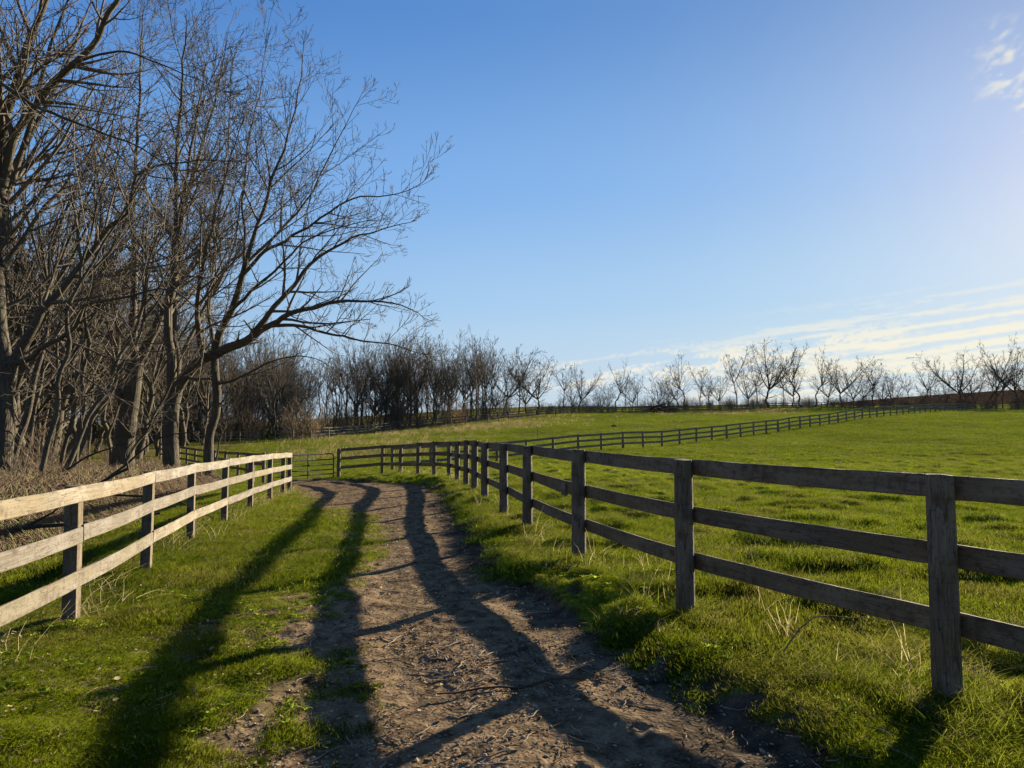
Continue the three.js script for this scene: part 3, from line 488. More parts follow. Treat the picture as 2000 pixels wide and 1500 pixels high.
bigTree('bare_tree', 'thickest bare tree with a flared trunk and three upright stems', -20.8, 38,
  [0.6, 0.37, [[0, 0, 0], [0.06, 1.36, 0], [0.21, 2.72, 0], [0.38, 4.09, 0], [0.53, 5.46, 0], [0.61, 6.29, 0]]], [
    [0.274, 0.022, [[0.57, 5.96, 0], [1.39, 7.36, 0.3], [2.06, 8.43, 0.5], [2.56, 9.65, 0.6], [2.74, 10.89, 0.6], [3.0, 13.38, 0.6], [3.82, 16.39, 0.8], [4.91, 19.95, 1], [5.47, 22.95, 1.2]]],
    [0.233, 0.022, [[0.57, 5.96, 0], [0.23, 8.01, -0.4], [-0.02, 10.06, -0.8], [-0.23, 12.4, -1], [-0.52, 14.49, -1.2], [-0.59, 16.91, -1.4], [-0.57, 19.97, -1.6], [-0.64, 23.7, -1.8], [-0.7, 26.88, -2]]],
    [0.192, 0.022, [[0.28, 3.13, 0], [-0.17, 5.16, 0.4], [-0.15, 6.23, 0.6], [0.06, 7.29, 0.8], [-0.03, 8.35, 1], [-0.24, 9.94, 1.2], [-0.6, 12.06, 1.4], [-0.72, 14.72, 1.6], [-0.98, 17.3, 2]]],
    [0.096, 0.016, [[0.45, 2.17, 0], [1.24, 2.45, 0.5], [1.94, 2.98, 1], [2.91, 3.76, 1.5], [3.37, 5.05, 2]]],
    [0.082, 0.016, [[0.44, 2.31, 0], [1.66, 2.58, 0.8], [3.11, 3.1, 1.6], [4.55, 3.48, 2.2]]],
    [0.137, 0.019, [[1.7, 7.89, 0.4], [2.05, 10.38, -1], [2.83, 12.35, -2], [3.68, 14.73, -3], [4.62, 17.67, -3.5], [5.92, 20.39, -4]]],
  ], 103);
bigTree('bare_tree', 'leaning bare tree at the wood edge with lit limbs crossing above the pale fence', -15.15, 21,
  [0.333, 0.257, [[0, 0, 0], [0.08, 1.5, 0], [0.1, 2.4, 0], [0.12, 3.31, 0], [0.24, 4.08, 0]]], [
    [0.167, 0.012, [[0.22, 3.92, 0], [1.16, 5.35, 0.2], [1.73, 6.01, 0.3], [2.36, 6.75, 0.4], [2.79, 7.36, 0.4], [3.15, 7.98, 0.4], [3.84, 8.59, 0.4], [3.95, 9.63, 0.3], [4.32, 10.02, 0], [4.89, 10.38, -0.4], [6.15, 10.46, -0.8]]],
    [0.098, 0.011, [[0.22, 4.0, 0], [1.47, 4.38, 0.6], [2.37, 4.67, 1], [2.98, 5.02, 1.3], [3.29, 5.56, 1.5], [4.11, 5.73, 1.7], [5.26, 5.86, 1.9], [5.87, 5.88, 2], [6.94, 5.19, 2.2]]],
    [0.25, 0.07, [[0.17, 3.69, 0], [-0.3, 5.2, -0.3], [-0.64, 7.13, -0.5], [-0.5, 8.73, -0.5], [-0.67, 10.34, -0.5], [-0.29, 12.2, -0.3], [0.29, 13.66, 0], [0.92, 14.83, 0.2], [1.54, 16.31, 0.4]]],
    [0.15, 0.07, [[-0.6, 9.53, -0.5], [0.1, 11.26, -0.2], [0.97, 12.37, 0], [1.7, 12.91, 0.2], [2.56, 13.59, 0.4], [3.11, 14.27, 0.6], [3.58, 15.08, 0.8]]],
    [0.11, 0.012, [[-0.61, 8.4, -0.5], [-0.1, 11.17, 1.2], [0.44, 12.21, 1.8], [1.19, 11.56, 2.2], [2.33, 10.86, 2.6], [3.56, 10.16, 3], [4.68, 9.71, 3.3], [5.71, 9.32, 3.5], [6.86, 8.55, 3.7]]],
    [0.045, 0.008, [[2.06, 13.17, 0.3], [3.12, 13.09, 0.8], [4.09, 12.99, 1.2], [5.19, 12.46, 1.6], [6.26, 11.81, 2], [7.38, 11.22, 2.3]]],
    [0.091, 0.011, [[-0.46, 7.13, -0.5], [-0.01, 8.56, -1], [0.27, 9.55, -1.5], [0.59, 10.41, -2], [1.31, 12.15, -2.4], [1.71, 14.32, -2.8]]],
  ], 104, { ...TWIGS, limbDens: 1.5 });

// free-grown trees: variants that are then cloned
function grownTree(seed, o) {
  const r = rng(seed), g = new THREE.Group(), H = o.h, pts = [[0, -0.4, 0]]; let x = 0, z = 0;
  const n = 7, th = H * o.trunk; for (let k = 0; k <= n; k++) { pts.push([x, th * k / n, z]); x += (r() - 0.5) * o.sway + (o.lean ?? 0) * th / n; z += (r() - 0.5) * o.sway; }
  const tl = smoothLine(pts, th / 14, r, 0.05), B = new Builder(); B.tube(tl.pts, tl.pts.map((p, k) => lerp(o.r, o.r * 0.55, k / (tl.pts.length - 1)) * (1 + 0.4 * Math.exp(-Math.max(0, p[1]) / 0.3))), 8, Math.max(1, Math.round(o.r * 9)), 0.55);
  const C = new Builder(), top = V(tl.pts[tl.pts.length - 1]), td = top.clone().sub(V(tl.pts[tl.pts.length - 3])).normalize();
  for (let k = 0; k < o.forks; k++) {
    const w = (k / o.forks) * 6.28 + r() * 1.2, sp = o.spread * (0.5 + r() * 0.8), d = td.clone().add(new THREE.Vector3(Math.cos(w) * sp, 0.15, Math.sin(w) * sp)).normalize(), L = (H - th) * (0.75 + r() * 0.4), p = [], q = top.clone(); const m = 6;
    for (let s = 0; s <= m; s++) { p.push([q.x, q.y, q.z]); d.x += (r() - 0.5) * 0.35; d.z += (r() - 0.5) * 0.35; d.y += 0.14; d.normalize(); q.addScaledVector(d, L / m); }
    const ln = smoothLine(p, L / 9, r, 0.1), rr = taper(ln.pts.length, o.r * 0.5, 0.014, 0.8); B.tube(ln.pts, rr, 6, 1, 0.6); limbTwigs(C, ln, rr, o.tw, r);
  }
  for (let k = 0; k < o.low; k++) { const t = 0.35 + 0.6 * r(), i = Math.floor(t * (tl.pts.length - 1)), w = r() * 6.28; shoot(C, V(tl.pts[i]), new THREE.Vector3(Math.cos(w), 0.45 + r() * 0.4, Math.sin(w)).normalize(), H * 0.16 * (0.6 + r()), o.r * 0.28, 1, r, o.tw); }
  const a = new THREE.Mesh(B.geometry(), M.limb), c = new THREE.Mesh(C.geometry(), M.twig); a.name = 'trunk'; c.name = 'crown'; for (const m of [a, c]) { m.castShadow = m.receiveShadow = true; g.add(m); }
  return g;
}
const TW_WOOD = { deep: 3, dens: [0, 1.5, 1.9], ratio: [0, 0.5, 0.54], up: [0, 0.12, 0.18, 0.2], kink: 0.34, tip: 0.0078, limbDens: 1.1, from: 0.1, maxSide: 3.2, angle: 0.72 };
const TW_FAR = { deep: 3, dens: [0, 1.6, 1.9], ratio: [0, 0.52, 0.52], up: [0, 0.06, 0.1, 0.12], kink: 0.46, tip: 0.014, limbDens: 1.5, from: 0.15, maxSide: 3.0, angle: 0.75 };
const woodKinds = [
  grownTree(201, { h: 15, trunk: 0.5, r: 0.15, sway: 0.35, forks: 4, spread: 0.45, low: 5, tw: TW_WOOD }),
  grownTree(202, { h: 17, trunk: 0.3, r: 0.27, sway: 0.6, forks: 5, spread: 0.95, low: 4, tw: TW_WOOD }),
  grownTree(203, { h: 13, trunk: 0.55, r: 0.11, sway: 0.45, forks: 3, spread: 0.4, low: 7, tw: TW_WOOD }),
  grownTree(204, { h: 15, trunk: 0.26, r: 0.25, sway: 0.6, forks: 5, spread: 1.05, low: 4, tw: TW_WOOD }),
  grownTree(205, { h: 12, trunk: 0.6, r: 0.1, sway: 0.6, forks: 3, spread: 0.5, low: 8, lean: 0.14, tw: TW_WOOD }),
];
const farKinds = [
  grownTree(301, { h: 12, trunk: 0.25, r: 0.24, sway: 0.5, forks: 7, spread: 1.15, low: 3, tw: TW_FAR }),
  grownTree(302, { h: 12, trunk: 0.4, r: 0.2, sway: 0.8, forks: 6, spread: 1.0, low: 5, lean: 0.28, tw: TW_FAR }),
  grownTree(303, { h: 10, trunk: 0.18, r: 0.2, sway: 0.4, forks: 7, spread: 1.0, low: 1, tw: TW_FAR }),
  grownTree(304, { h: 11, trunk: 0.42, r: 0.14, sway: 0.3, forks: 6, spread: 0.85, low: 6, tw: TW_FAR }),
];
const TW_MASS = { deep: 3, dens: [0, 1.5, 2.0], ratio: [0, 0.5, 0.55], up: [0, 0.12, 0.18, 0.2], kink: 0.4, tip: 0.013, limbDens: 1.15, from: 0.1, maxSide: 3.0, angle: 0.65 };
const massKinds = [
  grownTree(501, { h: 14, trunk: 0.28, r: 0.22, sway: 0.4, forks: 6, spread: 0.85, low: 3, tw: TW_MASS }),
  grownTree(502, { h: 14, trunk: 0.42, r: 0.18, sway: 0.5, forks: 6, spread: 0.65, low: 5, tw: TW_MASS }),
  grownTree(503, { h: 13, trunk: 0.16, r: 0.2, sway: 0.4, forks: 7, spread: 0.8, low: 2, tw: TW_MASS }),
  grownTree(504, { h: 14, trunk: 0.55, r: 0.15, sway: 0.5, forks: 5, spread: 0.6, low: 5, tw: TW_MASS }),
];
const shrubKinds = [0, 1, 2].map((k) => { const r = rng(400 + k), B = new Builder(), n = 11; for (let i = 0; i < n; i++) { const w = r() * 6.28, s = 0.15 + r() * 0.5; shoot(B, new THREE.Vector3((r() - 0.5) * 0.5, -0.1, (r() - 0.5) * 0.5), new THREE.Vector3(Math.cos(w) * s, 1, Math.sin(w) * s).normalize(), 1.6 + r() * 1.4, 0.022, 1, r, { ...TW_WOOD, tip: 0.007, dens: [0, 2.2, 2.4], kink: 0.4 }); } return B.geometry(); });
M.shrub = std({ color: new THREE.Color().setRGB(0.15, 0.11, 0.07), roughness: 0.95 });
M.shrubTan = std({ color: new THREE.Color().setRGB(0.33, 0.22, 0.12), roughness: 0.95 });
function plant(kind, name, label, group, x, d, height, native, turn, tiltX = 0, tiltZ = 0) {
  const c = kind.clone(); c.name = numbered(name); c.position.set(x, groundY(x, d), -d); const s = height / native; c.scale.setScalar(s); c.rotation.set(tiltX, turn, tiltZ, 'ZXY'); scene.add(c); c.userData = {}; return tag(c, label, 'tree', group);
}
function scrubMass(name, label, spots, mat) {          // low growth that merges into one band: [x, d, size] each
  const im = new THREE.InstancedMesh(shrubKinds[0], mat, spots.length), mt = new THREE.Matrix4(), q = new THREE.Quaternion(), e = new THREE.Euler();
  spots.forEach(([x, d, s], i) => { e.set(0, x * 7 + d, 0); q.setFromEuler(e); im.setMatrixAt(i, mt.compose(new THREE.Vector3(x, groundY(x, d), -d), q, new THREE.Vector3(s, s * 0.8, s))); });
  im.name = numbered(name); im.castShadow = im.receiveShadow = true; scene.add(im); return tag(im, label, 'scrub', null, 'stuff');
}
function shrub(x, d, s, k, label, group, mat = M.shrub) { const m = mesh('bare_shrub', shrubKinds[k % 3], mat); m.position.set(x, groundY(x, d), -d); m.scale.set(s, s * 0.85, s); m.rotation.y = x * 7 + d; return tag(m, label, 'shrub', group); }
const look = (kind, h, tilt) => `${h} ${tilt} bare tree ${kind}`;
const WOODLOOK = ['with a high forked pole trunk', 'with a wide crown', 'with feathery side shoots', 'forking low into six stems', 'with a thin bowed trunk'];
const MASSLOOK = ['with a fan of stems on a short trunk', 'with a round crown', 'splitting near the ground', 'with a high narrow crown'];
{ // the wood behind the left fence and round the big trees
  const r = rng(77); let n = 0;
  const nativeH = [15, 17, 13, 15, 12], massH = [14, 14, 13, 14];
  const groupNear = 'trees of the wood behind the pale fence', groupFar = 'trees of the wood beyond the pasture';
  const size = (h) => (h > 16 ? 'towering' : h > 13.5 ? 'tall' : h > 11 ? 'middling' : 'small');
  while (n < 88) {
    const d = 19 + Math.pow(r(), 0.85) * 60, u = -0.3 - r() * 0.56, x = u * d; const edge = interp([[-11, 15], [-13.5, 20], [-17, 27], [-19.5, 33], [-24, 44], [-30, 58], [-31, 84]], d);
    if (x > edge - r() * 2 || (d < 47 && u > -0.6)) continue;
    const k = [0, 1, 1, 2, 3, 3, 4][Math.floor(r() * 7)], h = nativeH[k] * (0.75 + r() * 0.6), tz = k === 1 || k === 3 ? (r() - 0.6) * 0.12 : -r() * 0.26 + 0.05;
    plant(woodKinds[k], 'woodland_tree', look(WOODLOOK[k], size(h), tz < -0.1 ? 'leaning' : 'upright') + ' behind the pale fence', groupNear, x, d, h, nativeH[k], r() * 6.28, (r() - 0.5) * 0.14, tz); n++;
  }
  for (const [x, d, h, tz] of [[-12.7, 19, 10, -0.34], [-14.6, 22.5, 11, -0.3], [-15.4, 25, 12, -0.24], [-17.2, 27, 12, -0.3], [-13.4, 23.5, 7, -0.42], [-18.6, 29.5, 12, -0.26], [-15.0, 34.5, 6, -0.05], [-14.3, 34.2, 5.5, -0.2]])
    plant(woodKinds[4], 'leaning_tree', (d > 34 ? 'spindly sapling between the forked tree and the kinked tree' : h > 11.5 ? 'tall young bare tree leaning out of the wood edge towards the track' : 'short young bare tree leaning steeply out of the wood edge'), 'young trees leaning out of the wood edge', x, d, h, 12, r() * 6.28, 0, tz);
  n = 0;
  while (n < 150) { // beyond the far fences
    const u = -0.62 + r() * 0.61, front = interp([[114, -0.7], [114, -0.15], [118, -0.06], [130, 0]], u), d0 = front + Math.pow(r(), 1.4) * 26, d = u < -0.28 && r() < 0.6 ? 88.5 + r() * 22 : d0, x = u * d, k = [1, 1, 3, 3, 3, 0, 2][Math.floor(r() * 7)], h = massH[k] * (0.68 + r() * 0.48) * lerp(1.0, 0.86, smoothstep(u, -0.12, 0));
    plant(massKinds[k], 'woodland_tree', `${size(h)} bare tree ${MASSLOOK[k]} in the far wood`, groupFar, x, d, h, massH[k], r() * 6.28, (r() - 0.5) * 0.1, (r() - 0.5) * 0.1); n++;
  }
  for (const [x, d, h, k] of [[-16.4, 115, 14.5, 0], [-10.2, 115, 15, 0], [-6.1, 118, 14, 1], [-13.2, 117, 13.5, 1], [-21, 116, 14.5, 0], [-26, 116.5, 14, 0]])
    plant(massKinds[k], 'woodland_tree', `${k ? 'round headed' : 'fan shaped'} large bare tree standing at the front of the far wood`, groupFar, x, d, h, massH[k], r() * 6.28);
  // the depth of the wood, where single trees can no longer be told apart
  massKinds.forEach((kind, k) => kind.children.forEach((part) => {
    const N = 26, q = rng(600 + k), im = new THREE.InstancedMesh(part.geometry, part.material, N), mt = new THREE.Matrix4(), qq = new THREE.Quaternion(), E3 = new THREE.Euler();
    for (let i = 0; i < N; i++) {
      let x, d, u; do { const inner = i % 2 === 0; u = inner ? -0.36 - q() * 0.46 : -0.5 + q() * 0.46; d = inner ? 58 + q() * 56 : 134 + q() * 36; x = u * d; } while (d < 90 && x > interp([[-34, 44], [-36, 58], [-38, 84]], d));
      const s = 0.72 + q() * 0.3 + (u < -0.3 ? 0.15 : 0); E3.set((q() - 0.5) * 0.1, q() * 6.28, (q() - 0.5) * 0.1); qq.setFromEuler(E3); im.setMatrixAt(i, mt.compose(new THREE.Vector3(x, groundY(x, d), -d), qq, new THREE.Vector3(s, s, s))); }
    im.name = numbered(part.name === 'trunk' ? 'wood_depth_trunks' : 'wood_depth_twigs'); im.castShadow = im.receiveShadow = true; scene.add(im); tag(im, part.name === 'trunk' ? 'mass of bare trunks deep inside the wood' : 'haze of bare twigs deep inside the wood', 'wood', null, 'stuff');
  }));
  for (let i = 0; i < 95; i++) { const u = -0.66 + r() * 0.66, d = (u < -0.27 ? 88 : 114.5) + r() * r() * 24 + 14 * smoothstep(u, -0.08, 0), t = r() < 0.2, sc = 1.1 + r() * 1.3; shrub(u * d, d, sc, i, `${sc > 1.8 ? 'tall' : 'low'} ${t ? 'tan' : 'brown'} leafless shrub under the far wood`, 'shrubs under the far wood', t ? M.shrubTan : M.shrub); }
  for (let i = 0; i < 52; i++) { const d = 16 + r() * 44, e = interp([[-10.4, 12], [-13.4, 20], [-17.2, 27], [-20.5, 33], [-26, 44], [-31, 58]], d), x = e - r() * 14, sc = 0.4 + r() * 0.8; shrub(x, d, sc, i, `${sc > 1.1 ? 'tall' : 'low'} tangled leafless shrub among the trunks behind the pale fence`, 'shrubs among the trunks behind the pale fence'); }
  scrubMass('low_brush', 'low bare brush merging into the thicket close behind the pale fence', Array.from({ length: 90 }, () => { const d = 6 + r() * 22, e = interp([[-7.4, 6], [-8.6, 11.7], [-10, 17.3], [-12.6, 28]], d); return [e - r() * 6, d, 0.25 + r() * 0.32]; }), M.shrub);
  for (const [x, d] of [[-9.6, 112.5], [-8.4, 113], [-10.8, 112.8]]) shrub(x, d, 1.55, 1, 'tall tan shrub glowing at the corner of the far wood', 'tan shrubs at the corner of the far wood', M.shrubTan);
}
{ // the row along the crest: [right of the view axis per metre, depth, height, kind, turn, tilt]
  const r = rng(88), nat = [12, 12, 10, 11], lab = ['broad crowned bare tree in the row along the crest fence', 'bare tree with a bent leaning trunk in the row along the crest fence', 'low bare tree branching from its foot in the crest row', 'narrow upright bare tree in the row along the crest fence'];
  const row = [[-8, 690, 0], [14, 688, 3], [50, 706, 0], [101, 716, 3], [131, 720, 0], [172, 758, 2], [200, 724, 1], [222, 740, 3], [246, 734, 3], [285, 738, 2], [308, 745, 2], [338, 708, 1], [367, 720, 3], [404, 733, 2], [440, 694, 3], [500, 673, 0], [530, 712, 3], [566, 690, 1], [592, 704, 1], [645, 700, 0], [668, 720, 2], [705, 708, 3], [745, 730, 2], [775, 735, 3], [800, 720, 1], [846, 738, 2], [872, 690, 0], [905, 730, 2], [932, 686, 1], [958, 715, 3], [990, 684, 0], [1040, 690, 1], [1090, 700, 0], [28, 712, 2], [118, 746, 2], [188, 752, 2], [235, 748, 0], [322, 738, 0], [386, 738, 0], [462, 714, 2], [480, 708, 3], [548, 722, 0], [616, 728, 0], [688, 726, 0], [724, 736, 2], [822, 744, 0], [890, 722, 0], [946, 712, 0], [1010, 706, 0]];
  for (const [px, top, k] of row) {
    const u = px / 1387, d = interp([[133, -0.1], [133, 0.05], [157, 0.2], [157, 0.42], [140, 0.6], [132, 0.8]], u) + r() * 3, x = u * d, h = ((836 - top) / 1387) * d + EYE - groundY(x, d);
    plant(farKinds[k], 'crest_tree', lab[k], 'bare trees in the row along the crest', x, d, h * 1.12, nat[k], r() * 6.28, (r() - 0.5) * 0.08, (r() - 0.5) * 0.16);
  }
  scrubMass('hedge_band', 'dark continuous band of low scrub under the crest trees', Array.from({ length: 150 }, () => { const u = 0.02 + r() * 0.76, d = interp([[136, 0], [133, 0.05], [157, 0.2], [157, 0.42], [140, 0.6], [132, 0.8]], u) + (r() - 0.5) * 3; return [u * d, d, 0.6 + r() * 0.5]; }), M.shrub);
  for (let i = 0; i < 115; i++) { const u = 0.02 + r() * 0.76, d = interp([[136, 0], [133, 0.05], [157, 0.2], [157, 0.42], [140, 0.6], [132, 0.8]], u) + (r() - 0.5) * 4; shrub(u * d, d, 0.75 + r() * 0.8, i, `${i % 2 ? 'rounded' : 'ragged'} leafless scrub growing along the crest fence`, 'scrub along the crest fence'); }
}

// ------------------------------------------------------------------ grass, litter and other small growth
function bladeGeometry(n, spread, h0, h1, w, lean, r, seg = 2) {
  const P = [], N = [], I = [];
  for (let k = 0; k < n; k++) {
    const a = r() * 6.28, q = Math.sqrt(r()) * spread, x = Math.cos(a) * q, z = Math.sin(a) * q, h = lerp(h0, h1, r()), dir = r() * 6.28, l = h * lean * (0.3 + r()), fx = Math.cos(dir), fz = Math.sin(dir), sx = -fz, sz = fx, ww = w * (0.7 + r() * 0.6), o = P.length / 3;
    for (let s = 0; s <= seg; s++) { const t = s / seg, y = h * (t - 0.22 * lean * t * t) - 0.012, b = l * t * t, wd = ww * (1 - Math.pow(t, 1.6)) * 0.5 + (s === seg ? 0 : 0.0004); if (s < seg) { P.push(x + fx * b - sx * wd, y, z + fz * b - sz * wd, x + fx * b + sx * wd, y, z + fz * b + sz * wd); N.push(fx, 0.6, fz, fx, 0.6, fz); } else { P.push(x + fx * b, y, z + fz * b); N.push(fx, 0.6, fz); } }
    for (let s = 0; s < seg - 1; s++) I.push(o + s * 2, o + s * 2 + 1, o + s * 2 + 2, o + s * 2 + 1, o + s * 2 + 3, o + s * 2 + 2);
    I.push(o + (seg - 1) * 2, o + (seg - 1) * 2 + 1, o + seg * 2);
  }
  const g = new THREE.BufferGeometry(); g.setAttribute('position', new THREE.Float32BufferAttribute(P, 3)); g.setAttribute('normal', new THREE.Float32BufferAttribute(N, 3)); g.setIndex(I); return g;
}
const leafMat = (c, t = 0.45) => new THREE.MeshPhysicalMaterial({ color: new THREE.Color().setRGB(...c), roughness: 1, specularIntensity: 0, transmission: t, thickness: 0, side: THREE.DoubleSide });
M.grass = leafMat([1, 1, 1], 0.78); M.dry = leafMat([1, 1, 1], 0.25); M.deadLeaf = leafMat([1, 1, 1], 0.2);
function scatter(name, label, category, geometry, material, list) {     // list: [x, y, z, turn, sx, sy, tiltX, tiltZ, r, g, b]
  const m = new THREE.InstancedMesh(geometry, material, list.length), q = new THREE.Quaternion(), e = new THREE.Euler(), mt = new THREE.Matrix4(), c = new THREE.Color();
  list.forEach((s, i) => { e.set(s[6], s[3], s[7], 'YXZ'); q.setFromEuler(e); mt.compose(new THREE.Vector3(s[0], s[1], s[2]), q, new THREE.Vector3(s[4], s[5], s[4])); m.setMatrixAt(i, mt); m.setColorAt(i, c.setRGB(s[8], s[9], s[10])); });
  m.name = numbered(name); m.castShadow = m.receiveShadow = true; scene.add(m); return tag(m, label, category, null, 'stuff');
}
{
  const r = rng(555), gA = bladeGeometry(13, 0.055, 0.02, 0.075, 0.0044, 0.8, r, 2), gB = bladeGeometry(26, 0.16, 0.05, 0.14, 0.006, 0.8, r), gC = bladeGeometry(26, 0.5, 0.06, 0.17, 0.016, 0.7, r), gT = bladeGeometry(34, 0.12, 0.1, 0.24, 0.005, 0.8, r, 3);
  const near = [], mid = [], far = [], tall = [];
  const inWood = (x, d) => x < interp([[-6.9, 0], [-7.6, 7], [-8.8, 12], [-10.2, 20], [-12, 27], [-15.5, 36], [-27, 55], [-30, 84]], d) && d < 85;
  const tone = (x, d, right) => {
    const p = fbm(x * 0.22 + 3, d * 0.22, 3), q = fbm(x * 1.3, d * 1.3, 2), y = r() * r() * 1.4;
    let c = mix3([0.2, 0.255, 0.018], [0.5, 0.58, 0.042], p * 0.6 + y * 0.5); c = mix3(c, [0.5, 0.47, 0.1], smoothstep(q, 0.48, 0.72) * 0.55); c = r() > 0.93 ? [0.48, 0.4, 0.22] : c;
    
    return c;
  };
  const put = (list, x, d, s, sy, c) => list.push([x, surfaceY(x, d), -d, r() * 6.28, s, sy, (r() - 0.5) * 0.25, (r() - 0.5) * 0.25, c[0], c[1], c[2]]);
  // rejection-free: draw depth so that density falls with distance
  const spread = (count, d0, d1, pow, fn) => { for (let i = 0; i < count; i++) { const d = d0 * Math.pow(d1 / d0, Math.pow(r(), pow)), u = -0.86 + r() * 1.72; fn(u * d, d); } };
  spread(270000, 1.6, 16, 0.6, (x, d) => { const e = earth(x, d); if (r() < e * 1.25 - 0.05 || inWood(x + 0.4, d)) return; const k = track(x, d), onV = k.r > -0.5 && k.l > -1.2 ? 0.55 : 1; if (e > 0.25 && r() < 0.5) return; if (k.t < 0.5 && r() < 0.15 + 0.9 * worn(x, d)) return; put(near, x, d, 0.8 + r() * 0.5, (0.55 + r() * 0.6) * (x > interp(TR, d) ? lerp(0.7, 1.05, smoothstep(x - interp(TR, d), 0.1, 1.1)) : 1.2) * lerp(onV, 1, 0.35) * (0.5 + 1.2 * smoothstep(fbm(x * 0.9, d * 0.9, 2), 0.3, 0.75)), tone(x, d)); });
  spread(110000, 8, 50, 0.75, (x, d) => { const e = earth(x, d); if (r() < e * 1.2 || (inWood(x, d) && r() < 0.6)) return; put(mid, x, d, 0.85 + r() * 0.5, (0.42 + r() * 0.45) * (0.6 + 0.9 * fbm(x * 0.6, d * 0.6, 2)), tone(x, d)); });
  spread(130000, 36, 168, 0.62, (x, d) => { if ((inWood(x, d) || (d > 113 && x < 2 && r() < 0.7)) && r() < 0.8) return; put(far, x, d, 0.9 + r() * 0.6, (0.45 + r() * 0.4) * (0.6 + 0.9 * fbm(x * 0.4, d * 0.4, 2)), tone(x, d)); });
  // tussocks: in patches, and where mowing misses along the fences
  spread(26000, 2.5, 40, 0.7, (x, d) => { const e = earth(x, d), k = track(x, d); if (e > 0.2 || inWood(x - 1, d)) return; const t = fbm(x * 0.8 + 60, d * 0.8, 2), edge = k.r < -0.6 && k.r > -1.7 ? 0.08 : k.r > -0.6 && k.r < 0 ? -0.06 : k.t < 0.5 ? -0.12 : 0; if (t + edge < 0.62 + r() * 0.12) return; put(tall, x, d, 0.7 + r() * 0.6, 0.3 + r() * 0.4, mix3(tone(x, d), [0.32, 0.29, 0.12], 0.35 * r())); });
  scatter('short_grass', 'short green grass on the verges and fence lines', 'grass', gA, M.grass, near);
  scatter('meadow_grass', 'green meadow grass behind the dark fence', 'grass', gB, M.grass, mid);
  scatter('far_grass', 'bright green grass of the far pasture slopes', 'grass', gC, M.grass, far);
  scatter('tussock_grass', 'longer tufts of grass in patches and along the fence', 'grass', gT, M.grass, tall);

  // low broad-leaved weeds in the verges
  const rosette = (() => { const P = [], I = []; for (let k = 0; k < 7; k++) { const w = k * 0.9 + r() * 0.5, L = 0.05 + r() * 0.05, b = 0.014 + r() * 0.01, cx = Math.cos(w), cz = Math.sin(w), o = P.length / 3; for (const [t, h, ww] of [[0.05, 0, 0.15], [0.4, 0.022, 1], [0.75, 0.03, 0.8], [1, 0.022, 0.05]]) P.push(cx * L * t - cz * b * ww, h, cz * L * t + cx * b * ww, cx * L * t, h - 0.004, cz * L * t, cx * L * t + cz * b * ww, h, cz * L * t - cx * b * ww); for (let q = 0; q < 3; q++) { const a = o + q * 3; I.push(a, a + 1, a + 3, a + 1, a + 4, a + 3, a + 1, a + 2, a + 4, a + 2, a + 5, a + 4); } } const g = new THREE.BufferGeometry(); g.setAttribute('position', new THREE.Float32BufferAttribute(P, 3)); g.setIndex(I); g.computeVertexNormals(); return g; })(), weedsLow = [];
  spread(4200, 2, 22, 0.8, (x, d) => { const e = earth(x, d), k = track(x, d); if (e > 0.75 || k.l < -3.2 || k.r < -2.5 || fbm(x * 1.9 + 33, d * 1.9, 2) < 0.52) return; const c = mix3([0.12, 0.17, 0.02], [0.3, 0.37, 0.05], r()); weedsLow.push([x, surfaceY(x, d) + 0.006, -d, r() * 6.28, 0.35 + r() * 0.55, 0.5 + r() * 0.7, (r() - 0.5) * 0.3, (r() - 0.5) * 0.3, ...c]); });
  scatter('low_weeds', 'small broad leaved weeds in the verges beside the track', 'weeds', rosette, M.grass, weedsLow);

  // dry stalks: along the fence feet, and in tan patches on the far slope
  const stalk = bladeGeometry(7, 0.12, 0.25, 0.62, 0.0035, 0.9, r, 3), weeds = bladeGeometry(16, 0.55, 0.35, 0.95, 0.012, 0.5, r), dry1 = [], dry2 = [];
  for (let i = 0; i < 250; i++) { const L = r() < 0.5 ? LEFT : RIGHT, k = Math.floor(r() * (L.length - 1)), t = r(), x = lerp(L[k][0], L[k + 1][0], t) + (r() - 0.5) * 0.7, d = lerp(L[k][1], L[k + 1][1], t) + (r() - 0.5) * 0.7; if (d < 2 || earth(x, d) > 0.3) continue; const c = mix3([0.3, 0.24, 0.13], [0.5, 0.42, 0.27], r()); dry1.push([x, surfaceY(x, d), -d, r() * 6.28, 1, 0.35 + r() * 0.7, (r() - 0.5) * 0.7, (r() - 0.5) * 0.7, ...c]); }
  for (let i = 0; i < 17000; i++) {
    const d = 40 + r() * 112, u = -0.46 + r() * 0.88, x = u * d; const a = smoothstep(fbm(x * 0.06 + 9, d * 0.09 + 2, 3), 0.42, 0.6);
    const z1 = Math.exp(-(((u + 0.12) / 0.16) ** 2)) * smoothstep(d, 85, 98) * (1 - smoothstep(d, 108, 113)), z2 = Math.exp(-(((u - 0.3) / 0.09) ** 2)) * smoothstep(d, 112, 128), z3 = 0.8 * Math.exp(-(((u - 0.02) / 0.07) ** 2)) * smoothstep(d, 98, 118), z4 = 0.25 * smoothstep(u, 0.02, -0.12) * smoothstep(u, -0.46, -0.2) * smoothstep(d, 50, 60);
    if (inWood(x, d) || r() > Math.max(z1, z2, z3, z4) * (0.35 + a)) continue; const c = mix3([0.24, 0.17, 0.11], [0.4, 0.31, 0.2], r()); dry2.push([x, groundY(x, d), -d, r() * 6.28, 0.8 + r() * 0.5, 0.4 + r() * 0.45, 0, 0, ...c]);
  }
  scatter('dry_stalks', 'thin straw coloured stalks at the feet of the track fences', 'dry grass', stalk, M.dry, dry1);
  scatter('dry_weeds', 'patches of tan dead weeds on the far pasture slope', 'weeds', weeds, M.dry, dry2);

